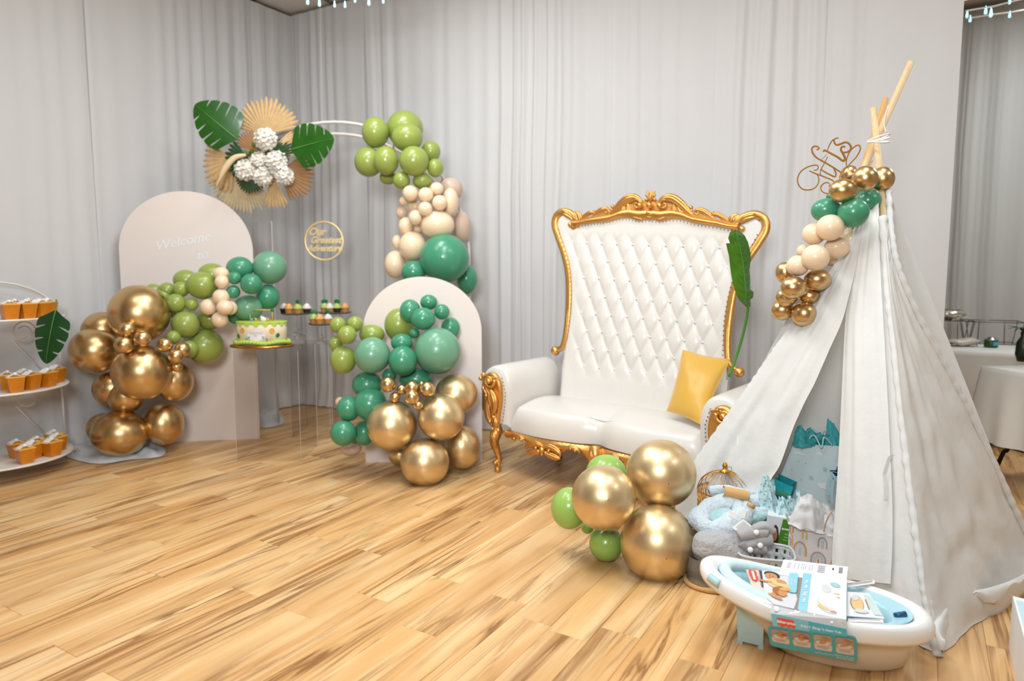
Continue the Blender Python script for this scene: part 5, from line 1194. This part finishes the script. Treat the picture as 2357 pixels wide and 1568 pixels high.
# neck-pillow-like rolled plush blanket
pb = thing('plush_blanket', 'large rolled pale blue plush blanket with white tags before birdcage', 'blanket', at(1656, 1190, 2.98)); I4 = inv(pb)
mb = MB(); P = smoothpath([I4 @ at(x, y, Y) for x, y, Y in [(1700, 1196, 2.93), (1672, 1212, 2.9), (1640, 1216, 2.9), (1618, 1208, 2.92), (1612, 1188, 2.97), (1628, 1168, 3.02), (1656, 1158, 3.06), (1684, 1162, 3.06), (1703, 1176, 3.02), (1706, 1190, 2.97)]], 7, True)
mb.tube(P, [.043 + .006 * math.sin(i * .31) for i in range(len(P))], 20, closed=True); fuzz(mb, .006, 40); fuzz(mb, .010, 12)
build('roll', mb, PLUSH, pb)
mb = MB().ball(I4 @ at(1660, 1188, 2.99), (.075, .06, .035), 24, 14); fuzz(mb, .012, 16); build('inner_fold', mb, PLUSHT, pb)
for c_, nm in [([at(1677, 1175, 2.86), at(1696, 1182, 2.86), at(1697, 1198, 2.85), at(1679, 1188, 2.85)], 'tag'), ([at(1711, 1195, 2.83), at(1732, 1212, 2.82), at(1716, 1240, 2.80), at(1685, 1215, 2.82)], 'care_tag'), ([at(1708, 1174, 2.84), at(1718, 1176, 2.84), at(1714, 1194, 2.83), at(1704, 1190, 2.83)], 'tag')]:
    c = Card(c_, I4); c.base(TAG)
    if nm == 'care_tag':
        for k in range(9): c.rect(.1, .12 + .08 * k, .9 - .1 * (k % 3), .15 + .08 * k, I_tx, l=2)
    build(nm, c.mb, TAG, pb)
pb2 = thing('plush_blanket', 'smaller folded pale blue plush blanket on the right of birdcage', 'blanket', at(1745, 1180, 3.05)); I4 = inv(pb2)
mb = MB(); P = smoothpath([I4 @ at(x, y, Y) for x, y, Y in [(1712, 1150, 3.1), (1740, 1152, 3.06), (1762, 1160, 3.06), (1768, 1176, 3.06), (1752, 1180, 3.02), (1728, 1172, 3.02), (1712, 1160, 3.05)]], 6, True)
mb.tube(P, .026, 16, closed=True); fuzz(mb, .005, 40); fuzz(mb, .008, 14); build('roll', mb, PLUSH, pb2)
mb = MB()
for k, (x, y) in enumerate([(1722, 1186), (1736, 1196), (1750, 1190), (1728, 1204), (1745, 1208), (1738, 1222)]): mb.tube([I4 @ at(x - 14, y + 8, 3.0), I4 @ at(x, y, 2.98), I4 @ at(x + 18, y - 8, 3.02)], [.012, .022, .012], 14)
fuzz(mb, .006, 30); build('fold', mb, PLUSHT, pb2)
build('cardboard_core', MB().tube([I4 @ at(1722, 1160, 2.98), I4 @ at(1736, 1168, 2.98)], .010, 12), CARDB, pb2)
pb3 = thing('blanket_roll', 'pale blue blanket roll on brown cardboard tube atop the birdcage front', 'blanket', at(1700, 1133, 3.12)); I4 = inv(pb3)
mb = MB().tube([I4 @ p for p in smoothpath([at(1632, 1130, 3.08), at(1655, 1126, 3.08), at(1690, 1130, 3.08), at(1738, 1142, 3.1)], 6)], .020, 16); fuzz(mb, .004, 40); build('roll', mb, PLUSH, pb3)
build('cardboard_core', MB().tube([I4 @ p for p in (at(1664, 1130, 3.05), at(1720, 1142, 3.05))], .023, 24, cap=False), CARDB, pb3)
# bundle of grey fur in a clear zip bag
bg = thing('blanket_bag', 'grey fuzzy blanket in clear zip bag beneath the plush blankets', 'bag', (at(1650, 1260, 2.86).x, 2.86, 0)); I4 = inv(bg)
mb = MB().ball(I4 @ at(1655, 1262, 2.86), (.125, .10, .085), 40, 26); fuzz(mb, .02, 9, 2.); fuzz(mb, .010, 30, 5.); build('blanket', mb, GREYF, bg)
mb = MB().grid(lambda u, v: (.125 * math.cos(2 * PI * u) * (abs(math.cos(2 * PI * u)) ** -.25 if abs(math.cos(2 * PI * u)) > .05 else 1), .10 * math.sin(2 * PI * u) * (abs(math.sin(2 * PI * u)) ** -.25 if abs(math.sin(2 * PI * u)) > .05 else 1), .004 + .13 * v), 48, 6, cu=True); fuzz(mb, .004, 14)
build('clear_bag', mb, mat('vinyl_bag', (244, 236, 226), .12, trans=.85, ior=1.15), bg)
build('base_trim', MB().tube([(.13 * math.cos(2 * PI * i / 40), .105 * math.sin(2 * PI * i / 40), .012) for i in range(40)], .012, 8, closed=True), CARDB, bg)
# plastic basket with grey clothes
bk = thing('plastic_basket', 'pale grey perforated plastic basket behind the bath tub', 'basket', (at(1765, 1290, 2.78).x, 2.80, 0), -.25); I4 = inv(bk)
mb = MB(); Wb, Db, Hb = .115, .09, .165
def bwall(u, v):
    a = 2 * PI * u; k = .80 + .2 * v; f = (abs(math.cos(a)) ** 4 + abs(math.sin(a)) ** 4) ** -.25
    return (Wb * k * math.cos(a) * f, Db * k * math.sin(a) * f, .004 + Hb * v)
nU, nV = 72, 10
vs = [bwall(i / nU, j / nV) for j in range(nV + 1) for i in range(nU)]
fs = [(j * nU + i, j * nU + (i + 1) % nU, (j + 1) * nU + (i + 1) % nU, (j + 1) * nU + i) for j in range(nV) for i in range(nU) if not (j in (2, 4, 6, 8) and i % 3 == 0)]
mb.add(vs, fs); BP = mat('basket_plastic', (206, 206, 208), .35, transl=.1); o = build('wall', mb, BP, bk); md = o.modifiers.new('s', 'SOLIDIFY'); md.thickness = .003
build('rim', MB().tube([bwall(i / 48, 1.) for i in range(48)], .006, 8, closed=True), BP, bk); build('bottom', MB().box((0, 0, .005), (Wb * 1.5, Db * 1.5, .006)), BP, bk)
gcl = thing('grey_clothes', 'folded grey baby clothes with white buttons lying in plastic basket', 'clothes', at(1745, 1240, 2.82)); I4 = inv(gcl)
mb = MB()
for pts, r in [([(1700, 1235), (1730, 1225), (1765, 1228)], .026), ([(1715, 1255), (1745, 1245), (1775, 1242)], .028), ([(1705, 1248), (1728, 1262), (1760, 1262)], .024), ([(1735, 1218), (1760, 1212), (1778, 1226)], .018)]:
    mb.tube([I4 @ p for p in smoothpath([at(x, y, 2.80) for x, y in pts], 6)], r, 16)
fuzz(mb, .007, 16); build('fabric', mb, GREYC, gcl)
for x, y in ((1750, 1256), (1741, 1226), (1727, 1266)): build('pompom', MB().ball(I4 @ at(x, y, 2.75), .012, 12, 8), TAG, gcl)
# monitor box
bo = thing('product_box', 'white and green retail box with pictured person, left of rainbow bag', 'box', (at(1788, 1250, 3.02).x, 3.0, 0), .0); I4 = inv(bo)
f_ = [at(1766, 1186, 2.95), at(1822, 1196, 2.92), at(1816, 1330, 2.92), at(1752, 1325, 2.95)]; bk_ = [p + Vector((.05, .11, .0)) for p in f_]
f_[2].z = f_[3].z = bk_[2].z = bk_[3].z = .002
mb = MB(); mb.add([I4 @ p for p in f_ + bk_], [(0, 1, 2, 3), (0, 4, 5, 1), (1, 5, 6, 2), (7, 6, 5, 4), (3, 7, 4, 0), (2, 6, 7, 3)], None, False); build('carton', mb, flat('box_white', (222, 224, 226)), bo)
c = Card(f_, I4); gB = flat('box_green', (70, 130, 20))
c.poly([(.66, .02), (1., .02), (1., 1.), (.30, 1.)], gB, l=1); c.poly([(.2, .32), (.28, .18), (.38, .13), (.48, .18), (.53, .32), (.52, .60), (.42, .72), (.34, .62), (.22, .5)], I_h, l=2); c.ell(.36, .31, .10, .105, I_s, l=3).ell(.33, .29, .012, .008, I_h, l=4).ell(.40, .29, .012, .008, I_h, l=4).ell(.37, .36, .03, .009, I_r, l=4).ell(.37, .325, .010, .012, I_s2, l=4)
c.text('evenflo', .88, .18, .018, I_w, l=3, bold=.0005); c.text('deluxe', .85, .27, .008, I_w, l=3); c.text('electric', .85, .32, .008, I_w, l=3); c.text('breast pump', .83, .37, .006, I_w, l=3)
build('box_print', c.mb, gB, bo)
c = Card([bk_[0] + Vector((0, 0, .001)), bk_[1] + Vector((0, 0, .001)), f_[1] + Vector((0, 0, .001)), f_[0] + Vector((0, 0, .001))], I4); c.ell(.4, .5, .15, .12, I_tx, l=1).ell(.75, .5, .14, .10, I_cr, l=1); build('lid_print', c.mb, I_tx, bo)

def gift_bag(name, label, corners, dep, material, hz=.0):
    C = (Vector(corners[3]) + Vector(corners[2])) / 2; t = thing(name, label, 'gift bag', (C.x, C.y, 0)); I_ = inv(t)
    f = [Vector(p) for p in corners]; d = Vector(dep); b = [p + d for p in f]
    mb = MB(); s = lambda p: I_ @ p
    def quad(p0, p1, p2, p3, ind=0.):
        n = (p1 - p0).cross(p3 - p0).normalized()
        mb.grid(lambda u, v: s(p0.lerp(p1, u).lerp(p3.lerp(p2, u), v) + n * (ind * math.sin(PI * u) + .003 * nz(u * 3, v * 3, ind))), 8, 8, smooth=False)
    quad(f[0], f[1], f[2], f[3]); quad(b[1], b[0], b[3], b[2]); quad(f[1], b[1], b[2], f[2], .012); quad(b[0], f[0], f[3], b[3], .012); quad(f[3], f[2], b[2], b[3])
    build('bag_body', mb, material, t); return t, I_, f, b
STARM = flat('bag_aqua', (202, 218, 220)); sb_, I4, f_, b_ = gift_bag('gift_bag', 'tall pale aqua gift bag printed with clouds and stars in teepee', [at(1826, 1022, 3.20), at(1952, 1028, 3.12), at(1945, 1330, 3.08), at(1782, 1130, 3.14)], (.06, .13, 0), STARM)
c = Card(f_, I4)
def star(c, u, v, r, key, asp):
    c.poly([(u + (r if i % 2 == 0 else r * .5) * math.cos(PI / 2 + i * PI / 5) , v - (r if i % 2 == 0 else r * .5) * math.sin(PI / 2 + i * PI / 5) * asp) for i in range(10)], key, l=3)
sB = flat('star_blue', (164, 194, 200)); cW = flat('cloud', (232, 226, 230))
build('bag_print_base', MB(), STARM, sb_) if False else None
for u, v, r in [(.18, .10, .018), (.42, .40, .05), (.62, .24, .05), (.28, .50, .02), (.38, .62, .028), (.22, .66, .035), (.52, .72, .03), (.72, .52, .03), (.18, .28, .02), (.12, .46, .02), (.30, .26, .02), (.84, .40, .035)]: star(c, u, v, r, sB, .62)
for u, v, s_ in [(.16, .16, 1.), (.88, .16, .9), (.66, .42, 1.5), (.60, .66, 1.1), (.5, .1, .7)]:
    for du, dv, ru in ((-.05, .0, .035), (0, -.012, .045), (.05, .0, .035)): c.ell(u + du * s_, v + dv * s_, ru * s_, ru * .5 * s_, cW, l=2)
build('bag_print', c.mb, sB, sb_)
for off, src in ((0, f_), (1, b_)):
    a, b = src[0].lerp(src[1], .22), src[0].lerp(src[1], .72); build('rope_handle', MB().tube([I4 @ p for p in smoothpath([a, a + Vector((.03, -.02, .05)), a.lerp(b, .5) + Vector((0, -.03, -.005 + .02 * off)), b + Vector((-.05, -.02, .045)), b], 7)], .0035, 8), flat('handle_aqua', (186, 222, 228)), sb_)
def tissue(label, base, tips, Y, material, seed=1., back=.05, cat='tissue paper', topw=.012):
    """crumpled paper: sheets rising from a base line to pointed tips"""
    t = thing('tissue_paper', label, cat, at(*base[0], Y)); I_ = inv(t)
    for k, (tp_, w) in enumerate(tips):
        b0, b1 = at(*base[0], Y + back * (k % 2)), at(*base[1], Y + back * (k % 2)); tp3 = at(*tp_, Y + back * .5 * (k % 3))
        cx = (tp3.x - b0.x) / max(.001, (b1.x - b0.x)); hw = w / 2
        def fn(u, v):
            bp = b0.lerp(b1, max(0, min(1, cx + (u - .5) * w)) if w < 1 else u); q = bp.lerp(tp3 + Vector(((u - .5) * topw, 0, topw * .35 * math.sin(3 * u + k))), v ** .9); wd2 = (1 - v) ** .8
            q = q + Vector(((u - .5) * .02 * (1 - v), -.03 * math.sin(PI * u) * wd2 + .012 * nz(u * 6 + seed, v * 5 + k, seed) - .012 * abs(math.sin(2.3 * PI * u + k)) * wd2, .010 * nz(u * 5, v * 3, seed + k)))
            return I_ @ q
        build('sheet', MB().grid(fn, 16, 12), material, t)
    return t
TEALT = flat('tissue_teal', (70, 176, 180), transl=.2); TEALD = flat('tissue_deep_teal', (12, 146, 156)); 
tissue('bright teal tissue paper standing up out of the star bag', [(1828, 1024), (1948, 1030)], [((1840, 984), .6), ((1868, 990), .8), ((1912, 968), .35), ((1895, 996), 1.2), ((1936, 994), .5)], 3.18, TEALT, 2., topw=.03)
# teal and navy small bag left of the star bag
nb_, I4, f_, b_ = gift_bag('gift_bag', 'small teal, green and navy gift bag below the star bag', [at(1782, 1102, 3.06), at(1826, 1122, 3.02), at(1815, 1155, 3.02), at(1786, 1150, 3.06)], (.05, .08, 0), TEALD)
c = Card(f_, I4); c.rect(0, .5, 1, .74, flat('band_green', (58, 128, 84)), l=1).rect(0, .74, 1, 1, flat('navy', (14, 66, 104)), l=1); build('bag_print', c.mb, TEALD, nb_)
DOT = bpy.data.materials.new('dotted_tissue'); DOT.use_nodes = True; nt = DOT.node_tree; b = nt.nodes['Principled BSDF']; vo = nt.nodes.new('ShaderNodeTexVoronoi'); vo.inputs['Scale'].default_value = 62; tcn = nt.nodes.new('ShaderNodeTexCoord'); rp = nt.nodes.new('ShaderNodeValToRGB')
rp.color_ramp.elements[0].position = .30; rp.color_ramp.elements[0].color = (*lin((126, 186, 198)), 1); rp.color_ramp.elements[1].position = .42; rp.color_ramp.elements[1].color = (*lin((198, 222, 224)), 1)
nt.links.new(tcn.outputs['Object'], vo.inputs['Vector']); nt.links.new(vo.outputs['Distance'], rp.inputs[0]); nt.links.new(rp.outputs[0], b.inputs['Base Color']); b.inputs['Roughness'].default_value = .7
tissue('dotted pale blue tissue paper left of the small teal bag', [(1742, 1195), (1798, 1190)], [((1762, 1098), 1.4), ((1782, 1108), 1.), ((1748, 1128), .8)], 3.04, DOT, 4., topw=.03)
tissue('dotted pale blue tissue paper crumpled behind the product box', [(1786, 1198), (1850, 1196)], [((1800, 1148), .9), ((1820, 1146), 1.), ((1842, 1132), .8), ((1852, 1160), .7)], 2.99, DOT, 9., topw=.03)
# rainbow bag
RBW = flat('bag_white', (236, 232, 234)); rb_, I4, f_, b_ = gift_bag('gift_bag', 'white gift bag printed with pastel rainbows behind the bath tub', [at(1818, 1197, 2.86), at(1928, 1230, 2.80), at(1924, 1345, 2.80), at(1809, 1322, 2.86)], (.05, .09, 0), RBW)
for p in ():
    pass
c = Card(f_, I4); A1 = 1.3
kO, kO2, kB, kGr, kGn, kP = flat('rb_orange', (236, 184, 104)), flat('rb_ochre', (212, 168, 112)), flat('rb_blue', (190, 216, 222)), flat('rb_grey', (176, 172, 178)), flat('rb_lime', (200, 208, 120)), flat('rb_pink', (228, 212, 216))
for (u, v, ru, rv, ks) in [(.05, .13, .045, .10, [kO2]), (.33, .18, .055, .07, [kO]), (.70, .26, .10, .12, [kGr, None, kB]), (.03, .36, .07, .14, [kO, None, kGr]), (.25, .50, .14, .17, [kO2, kP, None, kB]), (.63, .60, .16, .16, [kGr, kP, kB, None, kO]), (1.0, .66, .14, .18, [kO, None, kGr]), (.06, .80, .10, .13, [kGn, None, kB]), (.36, .84, .11, .11, [kO, None, kGr]), (.70, .90, .16, .13, [kO2, None, kO, kB])]:
    for k, mm in enumerate(ks):
        if mm: c.arc(u, v, ru - .036 * k, rv - .033 * k, .030, mm, leg=.09)
build('bag_print', c.mb, kO, rb_)
a, b = f_[0].lerp(f_[1], .70), f_[0].lerp(f_[1], .98); build('rope_handle', MB().tube([I4 @ p for p in smoothpath([a + Vector((0, -.004, -.01)), a + Vector((.012, -.006, .05)), a + Vector((.035, -.004, .085)), b + Vector((.01, 0, .10))], 7)], .0028, 8), flat('handle_tan', (190, 156, 120)), rb_)
WTI = flat('tissue_white', (232, 230, 230), transl=.15)
tissue('white tissue paper spilling from the rainbow bag', [(1818, 1205), (1926, 1232)], [((1858, 1150), .8), ((1886, 1164), 1.2), ((1912, 1168), .8), ((1826, 1184), .5), ((1850, 1192), 1.4)], 2.84, WTI, 6., back=.03, topw=.07)
# curled ribbon gift at the right flap
rg = thing('ribbon_bow', 'pale aqua curled ribbon bow hanging beside the star bag', 'bow', at(1916, 1120, 3.0)); I4 = inv(rg)
for k, pts in enumerate([[(1928, 1100), (1915, 1096), (1905, 1115), (1906, 1140)], [(1930, 1105), (1920, 1104), (1914, 1130), (1916, 1160)], [(1926, 1088), (1912, 1086), (1922, 1100), (1930, 1112)]]):
    P = smoothpath([at(x, y, 3.0 - .01 * k) for x, y in pts], 6); mb = MB(); n = len(P); mb.add([I4 @ (p + Vector((s_ * .007, 0, 0))) for p in P for s_ in (-1, 1)], [(2 * i, 2 * i + 1, 2 * i + 3, 2 * i + 2) for i in range(n - 1)]); build('ribbon_loop', mb, flat('ribbon_aqua', (176, 214, 222), .3), rg)
ns_ = thing('navy_star', 'dark navy foil star beside the star bag', 'decoration', at(1926, 1088, 3.06)); I4 = inv(ns_)
mb = MB(); C = I4 @ at(1930, 1090, 3.06); mb.prism([(C.x + (.045 if i % 2 == 0 else .018) * math.cos(PI / 2 + i * PI / 5), C.z + (.045 if i % 2 == 0 else .018) * math.sin(PI / 2 + i * PI / 5)) for i in range(10)], C.y - .004, C.y + .004); build('star', mb, flat('navy_foil', (10, 60, 100), .3, metal=.4), ns_)

# ------------------------------------------------------------------ far room: tables, racks
def draped_table(c0, ux, vy, L_, W_, H_, label, drop, seed, legs=True, flare=.06):
    t = thing('folding_table', label, 'table', c0, math.atan2(ux.y, ux.x)); c = tag(bpy.data.objects.new('tmp', None))
    build('tabletop', MB().box((L_ / 2, W_ / 2, H_ - .02), (L_, W_, .03)), mat('table_board', (210, 206, 198), .6), t)
    if legs:
        for x in (.09, L_ - .09):
            build('leg', MB().tube(smoothpath([(x, .06, .012), (x - .0, .09, .10), (x + .0, .13, .20), (x, .16, .26), (x, .16, H_ - .04)], 4), .013, 10), BLACK, t)
            build('leg', MB().tube(smoothpath([(x, W_ - .06, .012), (x, W_ - .09, .10), (x, W_ - .13, .20), (x, W_ - .16, .26), (x, W_ - .16, H_ - .04)], 4), .013, 10), BLACK, t)
            build('leg_brace', MB().tube([(x, .15, .24), (x, W_ - .15, .24)], .011, 8), BLACK, t)
    mb = MB(); n = 4 * 30
    def per(u):
        s = (u * 2 * (L_ + W_)) % (2 * (L_ + W_)); nrm = None
        if s < L_: return Vector((s, 0, 0)), Vector((0, -1, 0))
        s -= L_
        if s < W_: return Vector((L_, s, 0)), Vector((1, 0, 0))
        s -= W_
        if s < L_: return Vector((L_ - s, W_, 0)), Vector((0, 1, 0))
        s -= L_; return Vector((0, W_ - s, 0)), Vector((-1, 0, 0))
    def fn(u, v):
        p, d = per(u)
        if v < .2: q = Vector((L_ / 2, W_ / 2, 0)).lerp(p, v / .2); return (q.x, q.y, H_ + .002 + .003 * nz(q.x * 6, q.y * 6, seed))
        s = (v - .2) / .8; k = .004 + flare * s * (.6 + nz(u * 26, s * .8, seed)) + .012 * math.sin(u * 150) * s * (1 + nz(u * 9, 0, seed))
        q = p + d * k; cr_ = .085 * s * max(0, 1 - min((p - Vector(a)).length for a in ((0, 0, 0), (L_, 0, 0), (L_, W_, 0), (0, W_, 0))) / .12)
        o = (p - Vector((L_ / 2, W_ / 2, 0))).normalized(); q += o * cr_ * .9
        return (q.x, q.y, H_ + .002 - drop * s * (1 + .05 * nz(u * 12, 2., seed)))
    mb.grid(fn, 200, 20, cu=True)
    cl = build('tablecloth', mb, CLOTH, loc=c0, rot=(0, 0, math.atan2(ux.y, ux.x)), label='white plastic cloth draped over ' + label.split(' with ')[0].replace('white ', ''), cat='tablecloth')
    bpy.data.objects.remove(c); return t
# near table: left front corner seen at (2257, 840)
TA = G(2257, 843, .74); TA.z = 0
TB0 = Vector((.12, -.993, 0)) * 1.5
draped_table(TA + TB0, Vector((.993, .12, 0)), None, .75, 1.5, .74, 'front folding table in the far room with black legs', .47, 3.)
TB = G(2195, 806, .74); TB.z = 0; TB = TB - FD * .3
draped_table(TB, FD, None, 1.9, .72, .74, 'rear folding table behind the wire rack with long cloth', .66, 8., legs=False, flare=.03)
# wire chafing rack on rear table
def wire_rack(px, py, Y, w, d, h, label, rz):
    b = at(px, py, Y); t = thing('chafing_rack', label, 'wire rack', (b.x, b.y, .748), rz); r = .0035
    tw, td = w * 1.2, d * 1.25
    T = [(-tw / 2, -td / 2, h), (tw / 2, -td / 2, h), (tw / 2, td / 2, h), (-tw / 2, td / 2, h)]; Bm = [(-w / 2, -d / 2, .02), (w / 2, -d / 2, .02), (w / 2, d / 2, .02), (-w / 2, d / 2, .02)]
    build('top_frame', MB().tube(T, r, 6, closed=True), WIRE, t); build('base_frame', MB().tube(Bm, r, 6, closed=True), WIRE, t)
    for i in range(4):
        a, b_ = Vector(T[i]), Vector(Bm[i]); j = (i + 1) % 4
        a2, b2 = Vector(T[j]), Vector(Bm[j]); b_g = Vector((b_.x, b_.y, 0))
        build('leg', MB().tube(smoothpath([a, a.lerp(b_, .3) + Vector((0, 0, -.01)), b_g], 5), r, 6), WIRE, t)
        p, q = a.lerp(a2, .22), b_.lerp(b2, .16); build('leg', MB().tube([p, (q.x, q.y, 0)], r, 6), WIRE, t)
    return t
wire_rack(2280, 795, 5.62, .34, .22, .20, 'wire chafing dish rack standing on the rear table', -TH + .12)
wire_rack(2176, 785, 5.78, .30, .20, .20, 'wire rack with foil pan at the drape edge', -TH + .12)
fc = thing('fuel_can', 'green and silver chafing fuel can inside the wire rack', 'can', (at(2281, 795, 5.5).x, 5.5, .748))
build('can', MB().lathe([(.001, 0), (.047, 0), (.049, .004), (.049, .056), (.046, .06), (.001, .06)], 28), flat('can_green', (52, 84, 44), .35, metal=.5), fc)
build('lid', MB().lathe([(.05, .056), (.05, .064), (.03, .064), (.028, .076), (.022, .08), (.001, .08)], 28), mat('tin', (170, 168, 164), .25, 1.), fc)
build('can_label', MB().grid(lambda u, v: (.0498 * math.cos(-1.9 + 1.1 * u), .0498 * math.sin(-1.9 + 1.1 * u), .015 + .03 * v), 8, 2), flat('can_blue', (70, 160, 190)), fc)
fp_ = thing('foil_pan', 'crumpled foil pan on wire rack at the drape edge', 'pan', (at(2186, 725, 5.72).x, 5.74, .748 + .203))
mb = MB().lathe([(.001, .0), (.08, 0), (.10, .03), (.13, .05), (.10, .085), (.05, .075), (.001, .10)], 26); fuzz(mb, .014, 30); build('foil', mb, mat('foil', (214, 206, 194), .2, 1.), fp_)
bt = thing('plastic_wrap', 'clear plastic wrap bundle lying on the rear table', 'wrap', G(2215, 795, .75)); mb = MB().ball((0, 0, .03), (.14, .09, .03), 24, 12); fuzz(mb, .02, 14); build('film', mb, mat('film', (232, 222, 206), .25, trans=.4), bt)
pt = thing('potted_plant', 'dark leafy plant in dark vase at right edge on front table', 'plant', (at(2366, 830, 4.55).x, 4.6, .748))
build('vase', MB().lathe([(.001, 0), (.03, 0), (.045, .05), (.04, .13), (.018, .17), (.022, .2), (.001, .2)], 20), flat('vase_green', (30, 40, 28), .3), pt)
for k in range(9):
    a = 2 * PI * k / 9; P = [Vector((.0, 0, .19)), Vector((.04 * math.cos(a), .04 * math.sin(a), .23)), Vector((.10 * math.cos(a), .10 * math.sin(a), .22 + .02 * math.sin(k * 2)))]
    build('leaf', MB().tube(smoothpath(P, 5), [.002 + .010 * math.sin(PI * i / 10) for i in range(11)], 6, flat=.25), LEAFD, pt)
